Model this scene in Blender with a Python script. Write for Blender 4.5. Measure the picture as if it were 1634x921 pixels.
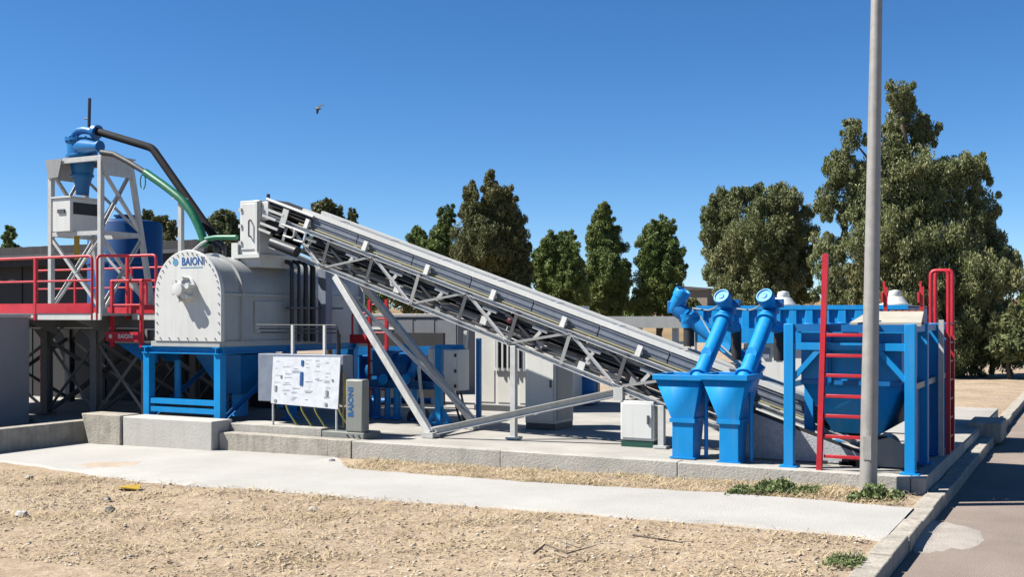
import bpy, math, random
import numpy as np
from mathutils import Vector
for _o in list(bpy.data.objects): bpy.data.objects.remove(_o)
SC = bpy.context.scene
COL = SC.collection
R = math.radians
random.seed(7)

# ------------------------------------------------------------------ camera
# site axes: X along the plant (to the right), Y away from the viewer, Z up
CAM_H = 2.3; F_PX = 1750.0; CX, HY = 817.0, 505.0
TH = math.atan(930 / 1750.0); CT, ST = math.cos(TH), math.sin(TH)
cam = bpy.data.cameras.new('camera'); camo = bpy.data.objects.new('camera', cam); COL.objects.link(camo)
camo.location = (0, 0, CAM_H); camo.rotation_euler = (R(90), 0, TH)
cam.sensor_width = 36; cam.lens = F_PX / 1634 * 36
cam.shift_y = (HY - 460.5) / 1634; cam.clip_start = 0.1; cam.clip_end = 3000
SC.camera = camo
# ------------------------------------------------------------------ sky, sun, exposure
SUN_EL = R(51); SUN_TRAVEL = Vector((0.845 * math.cos(SUN_EL), 0.535 * math.cos(SUN_EL), -math.sin(SUN_EL)))
w = bpy.data.worlds.new('World'); SC.world = w; w.use_nodes = True
nt = w.node_tree; nt.nodes.clear()
sky = nt.nodes.new('ShaderNodeTexSky'); sky.sky_type = 'NISHITA'; sky.sun_disc = False
sky.sun_elevation = SUN_EL; sky.sun_rotation = math.atan2(-SUN_TRAVEL.x, -SUN_TRAVEL.y)
sky.altitude = 0; sky.air_density = 0.7; sky.dust_density = 0.0; sky.ozone_density = 6.0
hs = nt.nodes.new('ShaderNodeHueSaturation'); hs.inputs['Saturation'].default_value = 1.18
bg = nt.nodes.new('ShaderNodeBackground'); bg.inputs['Strength'].default_value = 0.057
wo = nt.nodes.new('ShaderNodeOutputWorld')
nt.links.new(sky.outputs[0], hs.inputs['Color']); nt.links.new(hs.outputs[0], bg.inputs[0]); nt.links.new(bg.outputs[0], wo.inputs[0])
sl = bpy.data.lights.new('sun', 'SUN'); sl.energy = 5.0; sl.angle = R(0.5); sl.color = (1, 0.95, 0.87)
so = bpy.data.objects.new('sun', sl); COL.objects.link(so); so.location = (-30, -15, 40)
so.rotation_euler = SUN_TRAVEL.to_track_quat('-Z', 'Y').to_euler()
SC.view_settings.view_transform = 'Standard'; SC.view_settings.look = 'None'
SC.view_settings.exposure = 1.33; SC.view_settings.gamma = 1.0
SC.view_settings.use_curve_mapping = False
SC.render.engine = 'CYCLES'
SC.cycles.max_bounces = 6; SC.cycles.use_denoising = True

# ------------------------------------------------------------------ survey helper: sight line met with a known plane
def ray(px, py):
    u = (px - CX) / F_PX
    return Vector((u * CT - ST, CT + u * ST, (HY - py) / F_PX))
def at(px, py, X=None, Y=None, Z=None, D=None):
    d = ray(px, py)
    t = D if D is not None else Y / d.y if Y is not None else X / d.x if X is not None else (Z - CAM_H) / d.z
    return Vector((0, 0, CAM_H)) + d * t
def xat(px, Y): return at(px, HY, Y=Y).x
def zat(px, py, Y): return at(px, py, Y=Y).z

# ------------------------------------------------------------------ materials
K = 0.49                                             # albedo scale of the whole place, so that sun, sky and exposure agree
def M(name, col, rough=0.5, metal=0.0, var=0.12, scale=3.0, bump=0.0, bscale=60.0, streak=0.0, dirt=None, spec=0.5, col2=None, detail=6.0):
    col = tuple(c * K for c in col); dirt = tuple(c * K for c in (dirt or (0.22, 0.18, 0.13)))
    m = bpy.data.materials.new(name); m.use_nodes = True
    n = m.node_tree; b = n.nodes['Principled BSDF']
    b.inputs['Roughness'].default_value = rough; b.inputs['Metallic'].default_value = metal
    b.inputs['Specular IOR Level'].default_value = spec
    g = n.nodes.new('ShaderNodeNewGeometry')
    ns = n.nodes.new('ShaderNodeTexNoise'); ns.inputs['Scale'].default_value = scale; ns.inputs['Detail'].default_value = detail
    ns.inputs['Roughness'].default_value = 0.65
    n.links.new(g.outputs['Position'], ns.inputs['Vector'])
    rp = n.nodes.new('ShaderNodeValToRGB'); rp.color_ramp.elements[0].position = 0.3; rp.color_ramp.elements[1].position = 0.7
    c2 = col2 or tuple(min(1, c * (1 + var)) for c in col)
    rp.color_ramp.elements[0].color = (*[c * (1 - var) for c in col], 1); rp.color_ramp.elements[1].color = (*c2, 1)
    n.links.new(ns.outputs['Fac'], rp.inputs[0]); out = rp.outputs[0]
    if streak > 0:
        mp = n.nodes.new('ShaderNodeMapping'); mp.inputs['Scale'].default_value = (9, 9, 0.7)
        n.links.new(g.outputs['Position'], mp.inputs['Vector'])
        n2 = n.nodes.new('ShaderNodeTexNoise'); n2.inputs['Scale'].default_value = 1.4; n2.inputs['Detail'].default_value = 8
        n.links.new(mp.outputs[0], n2.inputs['Vector'])
        r2 = n.nodes.new('ShaderNodeValToRGB'); r2.color_ramp.elements[0].position = 0.5; r2.color_ramp.elements[1].position = 0.78
        r2.color_ramp.elements[0].color = (0, 0, 0, 1); r2.color_ramp.elements[1].color = (streak,) * 3 + (1,)
        n.links.new(n2.outputs['Fac'], r2.inputs[0])
        mx = n.nodes.new('ShaderNodeMix'); mx.data_type = 'RGBA'
        n.links.new(r2.outputs[0], mx.inputs[0]); n.links.new(out, mx.inputs[6]); mx.inputs[7].default_value = (*(dirt or (0.22, 0.18, 0.13)), 1)
        out = mx.outputs[2]
    n.links.new(out, b.inputs['Base Color'])
    rr = n.nodes.new('ShaderNodeMapRange'); rr.inputs[3].default_value = max(0.05, rough - 0.1); rr.inputs[4].default_value = min(1, rough + 0.15)
    n.links.new(ns.outputs['Fac'], rr.inputs[0]); n.links.new(rr.outputs[0], b.inputs['Roughness'])
    if bump > 0:
        n3 = n.nodes.new('ShaderNodeTexNoise'); n3.inputs['Scale'].default_value = bscale; n3.inputs['Detail'].default_value = 8
        n.links.new(g.outputs['Position'], n3.inputs['Vector'])
        bp = n.nodes.new('ShaderNodeBump'); bp.inputs['Strength'].default_value = bump; bp.inputs['Distance'].default_value = 0.02
        n.links.new(n3.outputs['Fac'], bp.inputs['Height']); n.links.new(bp.outputs[0], b.inputs['Normal'])
    return m
blue = M('blue_paint', (0.001, 0.36, 0.88), 0.45, var=0.08, scale=2.5, streak=0.34, dirt=(0.16, 0.38, 0.62), spec=0.3)
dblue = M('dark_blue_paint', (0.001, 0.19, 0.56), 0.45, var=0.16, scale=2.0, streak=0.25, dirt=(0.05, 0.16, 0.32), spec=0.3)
white = M('white_paint', (0.92, 0.93, 0.89), 0.38, var=0.05, scale=1.5, streak=0.22, dirt=(0.45, 0.42, 0.36))
cream = M('cream_paint', (0.62, 0.58, 0.48), 0.55, var=0.08, scale=4)
grey = M('grey_paint', (0.42, 0.43, 0.42), 0.45, var=0.10, scale=2, streak=0.25)
lgrey = M('light_grey_steel', (0.72, 0.73, 0.71), 0.42, var=0.12, scale=6, streak=0.2)
galv = M('galvanised_steel', (0.78, 0.79, 0.79), 0.42, metal=0.3, var=0.16, scale=14, streak=0.15, dirt=(0.35, 0.34, 0.31))
dkgrey = M('dark_grey_paint', (0.10, 0.105, 0.115), 0.5, var=0.2, scale=1.5, streak=0.2)
colm = M('shaded_column_grey', (0.24, 0.235, 0.23), 0.6, var=.15, scale=3, streak=.3)  # grey paint darkened, shade under the deck put into the colour
navy = M('navy_paint', (0.002, 0.09, 0.30), 0.5, var=.15, scale=2, spec=.3)
cycb = M('cyclone_blue', (0.002, 0.20, 0.55), 0.4, var=.1, scale=2, spec=.4)
mixshade = M('mixer_white_shaded', (0.62, 0.64, 0.62), 0.42, var=0.09, scale=1.2, streak=0.28, dirt=(0.36, 0.34, 0.30))  # same white paint as the end plate, shell shade put into the colour
red = M('red_paint', (0.72, 0.012, 0.03), 0.45, var=0.15, scale=4, streak=0.15)
black = M('black_rubber', (0.018, 0.018, 0.02), 0.6, var=0.3, scale=8, bump=0.2)
belt_m = M('belt_rubber', (0.025, 0.03, 0.033), 0.7, var=0.4, scale=3, streak=0.4)
dark = M('dark_steel', (0.055, 0.06, 0.07), 0.45, metal=0.3, var=0.3, scale=5)
conc = M('concrete', (0.59, 0.57, 0.52), 0.88, var=0.16, scale=2.2, bump=0.5, bscale=35, streak=0.3, dirt=(0.30, 0.27, 0.22), spec=0.2)
concd = M('old_concrete', (0.54, 0.50, 0.43), 0.9, var=0.25, scale=3.5, bump=0.6, bscale=28, streak=0.5, dirt=(0.2, 0.175, 0.14), spec=0.2)
concw = M('fresh_concrete', (0.585, 0.575, 0.545), 0.9, var=0.10, scale=0.7, streak=0.35, dirt=(0.50, 0.44, 0.36), bump=0.5, bscale=45, spec=0.2)
floorm = M('pad_concrete', (0.50, 0.48, 0.44), 0.85, var=0.18, scale=0.9, bump=0.3, bscale=30, spec=0.25)
roadm = M('road_asphalt', (0.37, 0.305, 0.26), 0.92, var=0.16, scale=0.8, bump=0.7, bscale=70, spec=0.2, detail=12)
green = M('green_hose', (0.004, 0.19, 0.085), 0.4, var=0.2, scale=8)
dgreen = M('dark_green_paint', (0.008, 0.09, 0.06), 0.5)
yellow = M('yellow_paint', (0.62, 0.40, 0.03), 0.5)
yhose = M('yellow_green_hose', (0.42, 0.42, 0.10), 0.5)
cyanp = M('pale_blue_print', (0.12, 0.42, 0.66), 0.5, var=0.02)
printb = M('blue_print', (0.01, 0.13, 0.42), 0.5, var=0.02)
paper = M('printed_panel', (0.86, 0.90, 0.96), 0.5, var=0.12, scale=9)
paperl = M('panel_print_grey', (0.60, 0.65, 0.74), 0.5, var=0.15, scale=20)
bluegrey = M('blue_grey_panel', (0.27, 0.32, 0.41), 0.45, var=0.15, scale=7)
orange = M('orange_paint', (0.60, 0.16, 0.02), 0.5)
polem = M('galvanised_pole', (0.52, 0.50, 0.465), 0.5, metal=0.25, var=0.14, scale=6, streak=0.3, dirt=(0.24, 0.20, 0.16))
bark = M('bark', (0.16, 0.125, 0.09), 0.9, var=0.3, scale=5, bump=0.6, bscale=15)
glassd = M('dark_glass', (0.01, 0.012, 0.015), 0.08, var=0.1)
tan_hill = M('dry_hillside', (0.34, 0.25, 0.14), 0.95, var=0.25, scale=0.15, spec=0.1)
stone_w = M('pale_stone', (0.6, 0.58, 0.54), 0.9, var=0.2, scale=10, bump=0.4)
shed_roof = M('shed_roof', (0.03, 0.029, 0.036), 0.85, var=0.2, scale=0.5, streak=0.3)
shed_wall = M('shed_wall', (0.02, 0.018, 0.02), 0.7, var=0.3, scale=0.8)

def ground_mat():
    m = bpy.data.materials.new('dry_gravel'); m.use_nodes = True
    n = m.node_tree; b = n.nodes['Principled BSDF']; b.inputs['Roughness'].default_value = 0.95; b.inputs['Specular IOR Level'].default_value = 0.15
    g = n.nodes.new('ShaderNodeNewGeometry')
    def noise(s, d=8, r=0.6):
        x = n.nodes.new('ShaderNodeTexNoise'); x.inputs['Scale'].default_value = s; x.inputs['Detail'].default_value = d; x.inputs['Roughness'].default_value = r
        n.links.new(g.outputs['Position'], x.inputs['Vector']); return x
    def ramp(src, stops):
        x = n.nodes.new('ShaderNodeValToRGB')
        while len(x.color_ramp.elements) < len(stops): x.color_ramp.elements.new(0.5)
        for e, (p, c) in zip(x.color_ramp.elements, stops): e.position = p; e.color = (*c, 1)
        n.links.new(src, x.inputs[0]); return x
    SC_ = lambda st: [(p, tuple(v * K for v in c)) for p, c in st]
    def mix(f, a, c, mode='MIX'):
        x = n.nodes.new('ShaderNodeMix'); x.data_type = 'RGBA'; x.blend_type = mode
        if isinstance(f, float): x.inputs[0].default_value = f
        else: n.links.new(f, x.inputs[0])
        n.links.new(a, x.inputs[6]); n.links.new(c, x.inputs[7]); return x.outputs[2]
    big = ramp(noise(0.35, 5).outputs['Fac'], SC_([(0.30, (0.50, 0.41, 0.33)), (0.44, (0.62, 0.495, 0.365)), (0.56, (0.70, 0.565, 0.41)), (0.70, (0.77, 0.665, 0.53))]))
    pv = n.nodes.new('ShaderNodeTexVoronoi'); pv.inputs['Scale'].default_value = 26
    n.links.new(g.outputs['Position'], pv.inputs['Vector'])
    sep = n.nodes.new('ShaderNodeSeparateColor'); n.links.new(pv.outputs['Color'], sep.inputs[0])
    peb = ramp(sep.outputs[0], SC_([(0.0, (0.44, 0.34, 0.25)), (0.55, (0.70, 0.56, 0.41)), (0.9, (0.82, 0.70, 0.56)), (1.0, (0.90, 0.84, 0.76))]))
    c = mix(0.5, big.outputs[0], peb.outputs[0])
    patch = ramp(noise(1.1, 6, 0.7).outputs['Fac'], [(0.34, (0.62, 0.58, 0.55)), (0.46, (0.85, 0.83, 0.81)), (0.6, (1, 1, 1))])
    c = mix(0.75, c, patch.outputs[0], 'MULTIPLY')
    fine = ramp(noise(55, 4, 0.7).outputs['Fac'], [(0.32, (0.55, 0.52, 0.48)), (0.6, (1.08, 1.05, 1))])
    c = mix(0.8, c, fine.outputs[0], 'MULTIPLY')
    n.links.new(c, b.inputs['Base Color'])
    ad = n.nodes.new('ShaderNodeMath'); ad.operation = 'ADD'
    n.links.new(noise(38, 8, 0.75).outputs['Fac'], ad.inputs[0]); n.links.new(sep.outputs[1], ad.inputs[1])
    bp = n.nodes.new('ShaderNodeBump'); bp.inputs['Strength'].default_value = 0.8; bp.inputs['Distance'].default_value = 0.018
    n.links.new(ad.outputs[0], bp.inputs['Height']); n.links.new(bp.outputs[0], b.inputs['Normal'])
    return m
gravel = ground_mat()

def island_mat(name, stops, rough=0.9, trans=0.0, pos_scale=None):
    stops = [(p, tuple(v * (0.85 if trans else K) for v in c)) for p, c in stops]
    m = bpy.data.materials.new(name); m.use_nodes = True
    n = m.node_tree; b = n.nodes['Principled BSDF']; b.inputs['Roughness'].default_value = rough; b.inputs['Specular IOR Level'].default_value = 0.25
    g = n.nodes.new('ShaderNodeNewGeometry'); rp = n.nodes.new('ShaderNodeValToRGB')
    while len(rp.color_ramp.elements) < len(stops): rp.color_ramp.elements.new(0.5)
    for e, (p, c) in zip(rp.color_ramp.elements, stops): e.position = p; e.color = (*c, 1)
    src = g.outputs['Random Per Island']
    if pos_scale:
        ns = n.nodes.new('ShaderNodeTexNoise'); ns.inputs['Scale'].default_value = pos_scale; ns.inputs['Detail'].default_value = 3
        n.links.new(g.outputs['Position'], ns.inputs['Vector'])
        a = n.nodes.new('ShaderNodeMath'); a.operation = 'MULTIPLY_ADD'; a.inputs[1].default_value = 0.45
        n.links.new(src, a.inputs[0])
        s2 = n.nodes.new('ShaderNodeMapRange'); s2.inputs[1].default_value = 0.3; s2.inputs[2].default_value = 0.7; s2.inputs[3].default_value = 0; s2.inputs[4].default_value = 0.55
        n.links.new(ns.outputs['Fac'], s2.inputs[0]); n.links.new(s2.outputs[0], a.inputs[2]); src = a.outputs[0]
    n.links.new(src, rp.inputs[0]); n.links.new(rp.outputs[0], b.inputs['Base Color'])
    if trans:
        tr = n.nodes.new('ShaderNodeBsdfTranslucent'); n.links.new(rp.outputs[0], tr.inputs[0])
        mx = n.nodes.new('ShaderNodeMixShader'); mx.inputs[0].default_value = trans
        n.links.new(b.outputs[0], mx.inputs[1]); n.links.new(tr.outputs[0], mx.inputs[2])
        n.links.new(mx.outputs[0], n.nodes['Material Output'].inputs[0])
    return m
euc = island_mat('eucalyptus_leaf', [(0, (0.06, 0.082, 0.034)), (0.4, (0.135, 0.16, 0.066)), (0.75, (0.205, 0.215, 0.095)), (1, (0.31, 0.27, 0.14))], 0.55, 0.18, 0.35)
cyp = island_mat('dark_tree_leaf', [(0, (0.048, 0.060, 0.024)), (0.45, (0.11, 0.12, 0.046)), (0.8, (0.17, 0.165, 0.066)), (1, (0.24, 0.18, 0.08))], 0.6, 0.15, 0.35)
grn = island_mat('green_tree_leaf', [(0, (0.055, 0.09, 0.026)), (0.45, (0.125, 0.175, 0.05)), (0.8, (0.195, 0.23, 0.07)), (1, (0.28, 0.22, 0.09))], 0.55, 0.18, 0.35)
weedm = island_mat('weed_leaf', [(0, (0.06, 0.095, 0.03)), (0.6, (0.14, 0.185, 0.07)), (1, (0.25, 0.28, 0.13))], 0.6, 0.2)
pebm = island_mat('pebble', [(0, (0.44, 0.35, 0.26)), (0.5, (0.68, 0.55, 0.41)), (0.85, (0.82, 0.71, 0.57)), (1, (0.92, 0.87, 0.79))])
strawm = island_mat('straw', [(0, (0.44, 0.33, 0.20)), (0.6, (0.72, 0.57, 0.34)), (1, (0.88, 0.73, 0.46))])

# ------------------------------------------------------------------ geometry helpers: every one returns (verts, faces)
def bx(x0, x1, y0, y1, z0, z1):
    v = [(x, y, z) for z in (z0, z1) for y in (y0, y1) for x in (x0, x1)]
    return v, [(0, 2, 3, 1), (4, 5, 7, 6), (0, 1, 5, 4), (2, 6, 7, 3), (0, 4, 6, 2), (1, 3, 7, 5)]
def J(*gs):
    V, F = [], []
    for v, f in gs:
        o = len(V); V += list(v); F += [tuple(i + o for i in q) for q in f]
    return V, F
def prism(prof, p, q, up=(0, 0, 1)):
    p, q = Vector(p), Vector(q); d = (q - p).normalized(); up = Vector(up)
    s = d.cross(up)
    if s.length < 1e-4: s = d.cross(Vector((0, 1, 0)))
    s.normalize(); u = s.cross(d)
    n = len(prof); V = [tuple(e + s * a + u * b) for e in (p, q) for a, b in prof]
    F = [(i, (i + 1) % n, n + (i + 1) % n, n + i) for i in range(n)] + [tuple(range(n - 1, -1, -1)), tuple(range(n, 2 * n))]
    return V, F
def beam(p, q, w, h=None, up=(0, 0, 1)):
    h = w if h is None else h
    return prism([(-w / 2, -h / 2), (w / 2, -h / 2), (w / 2, h / 2), (-w / 2, h / 2)], p, q, up)
def ibeam(p, q, w, h, t=0.014, up=(0, 0, 1)):
    a, b = w / 2, h / 2
    return prism([(-a, -b), (a, -b), (a, -b + t), (t / 2, -b + t), (t / 2, b - t), (a, b - t), (a, b), (-a, b), (-a, b - t), (-t / 2, b - t), (-t / 2, -b + t), (-a, -b + t)], p, q, up)
def angle(p, q, w, t=0.009, up=(0, 0, 1)):
    return prism([(-w / 2, -w / 2), (w / 2, -w / 2), (w / 2, -w / 2 + t), (-w / 2 + t, -w / 2 + t), (-w / 2 + t, w / 2), (-w / 2, w / 2)], p, q, up)
def chan(p, q, w, h, t=0.01, up=(0, 0, 1)):
    a, b = w / 2, h / 2
    return prism([(-a, -b), (a, -b), (a, -b + t), (-a + t, -b + t), (-a + t, b - t), (a, b - t), (a, b), (-a, b)], p, q, up)
def tube(pts, r, n=12):
    pts = [Vector(p) for p in pts]; m = len(pts); rs = r if isinstance(r, (list, tuple)) else [r] * m
    V, F = [], []; prev = None
    for i, p in enumerate(pts):
        t = (pts[min(i + 1, m - 1)] - pts[max(i - 1, 0)]).normalized()
        if prev is None:
            a = t.cross(Vector((0, 0, 1)))
            if a.length < 1e-3: a = t.cross(Vector((0, 1, 0)))
        else: a = prev - t * prev.dot(t)
        a.normalize(); prev = a; b = t.cross(a)
        for k in range(n):
            th = 2 * math.pi * k / n; V.append(tuple(p + (a * math.cos(th) + b * math.sin(th)) * rs[i]))
    for i in range(m - 1):
        for k in range(n): F.append((i * n + k, i * n + (k + 1) % n, (i + 1) * n + (k + 1) % n, (i + 1) * n + k))
    F += [tuple(range(n - 1, -1, -1)), tuple(range((m - 1) * n, m * n))]
    return V, F
def bend(pts, rad=0.2, k=5):                       # round the corners of a polyline
    pts = [Vector(p) for p in pts]; out = [pts[0]]
    for a, b, c in zip(pts, pts[1:], pts[2:]):
        r = min(rad, (a - b).length * 0.49, (c - b).length * 0.49)
        p0 = b + (a - b).normalized() * r; p2 = b + (c - b).normalized() * r
        for i in range(k + 1):
            t = i / k; out.append(p0 * (1 - t) ** 2 + b * 2 * t * (1 - t) + p2 * t * t)
    return out + [pts[-1]]
def lathe(prof, o, axis=(0, 0, 1), n=24):
    o, ax = Vector(o), Vector(axis).normalized(); a = ax.cross(Vector((0, 0, 1)))
    if a.length < 1e-3: a = Vector((1, 0, 0))
    a.normalize(); b = ax.cross(a); V, F = [], []
    for r, t in prof:
        for k in range(n):
            th = 2 * math.pi * k / n; V.append(tuple(o + ax * t + (a * math.cos(th) + b * math.sin(th)) * max(r, 1e-4)))
    for i in range(len(prof) - 1):
        for k in range(n): F.append((i * n + k, i * n + (k + 1) % n, (i + 1) * n + (k + 1) % n, (i + 1) * n + k))
    F += [tuple(range(n - 1, -1, -1)), tuple(range((len(prof) - 1) * n, len(prof) * n))]
    return V, F
def frustum(x0, x1, y0, y1, z0, X0, X1, Y0, Y1, z1):
    v = [(x, y, z0) for y in (y0, y1) for x in (x0, x1)] + [(x, y, z1) for y in (Y0, Y1) for x in (X0, X1)]
    return v, [(0, 2, 3, 1), (4, 5, 7, 6), (0, 1, 5, 4), (2, 6, 7, 3), (0, 4, 6, 2), (1, 3, 7, 5)]
def extrude_y(poly, y0, y1):                       # poly in (x, z)
    n = len(poly); V = [(x, y, z) for y in (y0, y1) for x, z in poly]
    return V, [(i, (i + 1) % n, n + (i + 1) % n, n + i) for i in range(n)] + [tuple(range(n - 1, -1, -1)), tuple(range(n, 2 * n))]

# ------------------------------------------------------------------ object helpers
ORG = {}
def link_mesh(name, geo, mat, parent=None, kind=None, bevel=0.0, origin=None, sharp=38):
    V = np.array(geo[0], dtype=float)
    o = Vector(origin) if origin is not None else Vector((V[:, 0].mean(), V[:, 1].mean(), V[:, 2].min()))
    me = bpy.data.meshes.new(name); me.from_pydata([tuple(v) for v in (V - np.array(o))], [], geo[1])
    import bmesh
    bm = bmesh.new(); bm.from_mesh(me); bmesh.ops.recalc_face_normals(bm, faces=bm.faces); bm.to_mesh(me); bm.free()
    me.shade_smooth(); me.set_sharp_from_angle(angle=R(sharp))
    if mat: me.materials.append(mat)
    ob = bpy.data.objects.new(name, me); COL.objects.link(ob)
    if parent is not None:
        ob.parent = parent; ob.location = o - ORG[parent]
    else: ob.location = o
    ORG[ob] = o
    if kind: ob['kind'] = kind
    if bevel:
        md = ob.modifiers.new('bevel', 'BEVEL'); md.width = bevel; md.segments = 2; md.limit_method = 'ANGLE'; md.angle_limit = R(40)
    return ob
part = link_mesh
def tag(o, label, cat, group=None):
    o['label'] = label; o['category'] = cat
    if group: o['group'] = group
    return o
def thing(name, label, cat, loc, group=None):
    o = bpy.data.objects.new(name, None); COL.objects.link(o); o.location = loc; ORG[o] = Vector(loc); o.empty_display_size = 0.2
    return tag(o, label, cat, group)
def solo(name, geo, mat, label, cat, group=None, bevel=0.0): return tag(link_mesh(name, geo, mat, bevel=bevel), label, cat, group)
def struct(name, geo, mat, parent=None, bevel=0.0): return link_mesh(name, geo, mat, parent, 'structure' if parent is None else None, bevel)
def text(name, body, size, loc, rot, mat, parent, offset=0.0, spacing=1.0, sx=1.0):
    c = bpy.data.curves.new(name, 'FONT'); c.body = body; c.size = size; c.extrude = 0.002; c.offset = offset; c.space_character = spacing
    c.align_x = 'CENTER'; c.align_y = 'CENTER'; c.materials.append(mat)
    t = bpy.data.objects.new(name, c); COL.objects.link(t)
    dg = bpy.context.evaluated_depsgraph_get(); me = bpy.data.meshes.new_from_object(t.evaluated_get(dg))
    bpy.data.objects.remove(t); o = bpy.data.objects.new(name, me); COL.objects.link(o)
    o.parent = parent; o.location = Vector(loc) - ORG[parent]; o.rotation_euler = rot; o.scale = (sx, 1, 1); ORG[o] = Vector(loc)
    return o
def quads(name, V, mat, parent=None, kind=None, origin=(0, 0, 0), n=4, F=None):
    V = np.asarray(V, dtype=np.float32) - np.array(origin, dtype=np.float32)
    me = bpy.data.meshes.new(name)
    F = np.arange(len(V), dtype=np.int32).reshape(-1, n) if F is None else np.asarray(F, dtype=np.int32)
    k = F.shape[1]
    me.vertices.add(len(V)); me.vertices.foreach_set('co', V.ravel())
    me.loops.add(F.size); me.loops.foreach_set('vertex_index', F.ravel())
    me.polygons.add(len(F)); me.polygons.foreach_set('loop_start', np.arange(len(F), dtype=np.int32) * k)
    try: me.polygons.foreach_set('loop_total', np.full(len(F), k, dtype=np.int32))
    except Exception: pass
    me.update(calc_edges=True); me.validate(); me.materials.append(mat)
    ob = bpy.data.objects.new(name, me); COL.objects.link(ob); ORG[ob] = Vector(origin)
    if parent is not None: ob.parent = parent; ob.location = Vector(origin) - ORG[parent]
    else: ob.location = origin
    if kind: ob['kind'] = kind
    return ob

# ================================================================== THE GROUND
YW, PZ = 15.04, 0.2                                  # front of the concrete pad, its floor level
KX0, KX1 = -1.93, -1.70                              # kerb along the road
RZ = -0.16                                           # road level
def gz(x):
    if x > -3: return 0.0
    return max(-0.19, -0.0127 * (-3 - x))
def ground():
    xs = [-600, -200, -90, -50, -35] + list(np.arange(-28, -2.0, 0.25)) + [-1.95, -1.80, -1.79, 0, 3, 6.2, 6.25, 9, 15, 30, 80, 200, 600]
    ys = [-60, -20, -5, 0, 3] + list(np.arange(5, 15.6, 0.18)) + [16, 18, 22, 26, 30, 36, 45, 60, 80, 110, 150, 220, 400, 900]
    rng = np.random.default_rng(3); V, F = [], []
    for y in ys:
        for x in xs:
            z = gz(x)
            if -1.80 < x < 6.21: z = RZ - 0.12
            elif -1.96 < x < -1.7: z = -0.03
            elif x >= 6.21: z = -0.02
            elif -28 <= x <= -2 and 5 <= y < 15:
                z += (0.016 if y < 11.4 or y > 14.1 else 0.004) * math.sin(x * 2.1 + y * 1.3) * math.sin(y * 1.7 - x * .6) + float(rng.normal(0, 0.008 if y < 11.4 or y > 14.1 else 0.002)) - 0.010
            if y >= 110: z -= 0.0
            V.append((x, y, z))
    n = len(xs)
    for j in range(len(ys) - 1):
        for i in range(n - 1): F.append((j * n + i, j * n + i + 1, (j + 1) * n + i + 1, (j + 1) * n + i))
    o = struct('ground', (V, F), gravel); return o
ground()
# road with its kerb of separate stones
def road():
    xs = list(np.linspace(KX1 + 0.0, 6.2, 12)); ys = [-30, 0, 6, 9, 12, 15, 18, 22, 28, 40, 60, 90, 140]
    V = [(x, y, RZ) for y in ys for x in xs]; n = len(xs)
    F = [(j * n + i, j * n + i + 1, (j + 1) * n + i + 1, (j + 1) * n + i) for j in range(len(ys) - 1) for i in range(n - 1)]
    struct('road', (V, F), roadm)
    k = bpy.data.objects.new('kerb', None); COL.objects.link(k); k['kind'] = 'structure'; k.location = (KX1, 15, 0); ORG[k] = Vector((KX1, 15, 0))
    rs = random.Random(4); y = 4.0
    while y < 60:
        L = 1.0 if y < 30 else 3.0
        if True:
            d = rs.uniform(-0.012, 0.012); h = rs.uniform(-0.012, 0.008)
            part('kerb_stone', bx(KX0 + d, KX1 + d, y + 0.008, y + L - 0.008, -0.3, 0.012 + h), concd, k, bevel=0.018)
        y += L
    # far road edge kerb (beyond the frame on the right)
    for i in range(20): part('kerb_stone', bx(6.2, 6.4, 4 + i * 3.0, 6.98 + i * 3.0, -0.3, 0.0), concd, k, bevel=0.02)
road()
# concrete path poured along the pad, ragged edges
def path():
    rs = random.Random(11); xs = list(np.arange(-30, -1.95, 0.16)) + [-1.90]; V, F = [], []
    a = b = 0.0
    for x in xs:
        a = a * 0.8 + rs.gauss(0, 0.028); b = b * 0.8 + rs.gauss(0, 0.022)
        near = 11.75 + 0.05 * math.sin(x * 0.9) + a
        if x < -10.2: near -= min(1.0, (-10.2 - x) / 0.6) * 0.18
        if x < -12.5: near += min(1.0, (-12.5 - x) / 3.0) * 0.75
        far = 13.82 + 0.05 * math.sin(x * 1.3 + 1) + b
        t = min(1, max(0, (-9.9 - x) / 1.8)); far = far * (1 - t * t * (3 - 2 * t)) + 15.2 * (t * t * (3 - 2 * t))
        if x < -16.9: far = 16.5
        z = gz(x) + 0.022
        for f in (0, 0.02, 0.25, 0.5, 0.75, 0.98, 1):
            zz = z - (0.05 if f in (0, 1) else 0) + rs.uniform(-0.003, 0.003)
            V.append((x, near + (far - near) * f, zz))
    n = 7
    for i in range(len(xs) - 1):
        for k in range(n - 1): F.append((i * n + k, (i + 1) * n + k, (i + 1) * n + k + 1, i * n + k + 1))
    struct('concrete_path', (V, F), concw)
    # dirt drifted on to the path
    def drift(px0, px1, py0, py1, mat, name, seed, dz=0.03, h=0.012):
        r2 = random.Random(seed); c = at((px0 + px1) / 2, (py0 + py1) / 2, Z=gz(-15) + dz); e = at(px1, (py0 + py1) / 2, Z=gz(-15) + dz)
        n_ = 28; rx = (e - c).length; V = [(c.x, c.y, c.z + h)]; F = []
        dirx = (e - c).normalized(); diry = Vector((-dirx.y, dirx.x, 0)); ry = abs(at((px0 + px1) / 2, py0, Z=c.z).y - c.y)
        for i in range(n_):
            th = 2 * math.pi * i / n_; k = r2.uniform(0.75, 1.1)
            p = c + dirx * math.cos(th) * rx * k + diry * math.sin(th) * ry * k; V.append((p.x, p.y, gz(p.x) + 0.019)); F.append((0, i + 1, (i + 1) % n_ + 1))
        struct(name, (V, F), mat)
    drift(95, 240, 732, 752, M('soil_dust', (.60, .50, .40), .95, var=.15, scale=5, bump=.5, bscale=30, spec=.1), 'drifted_soil', 5, h=.006)
path()
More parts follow.
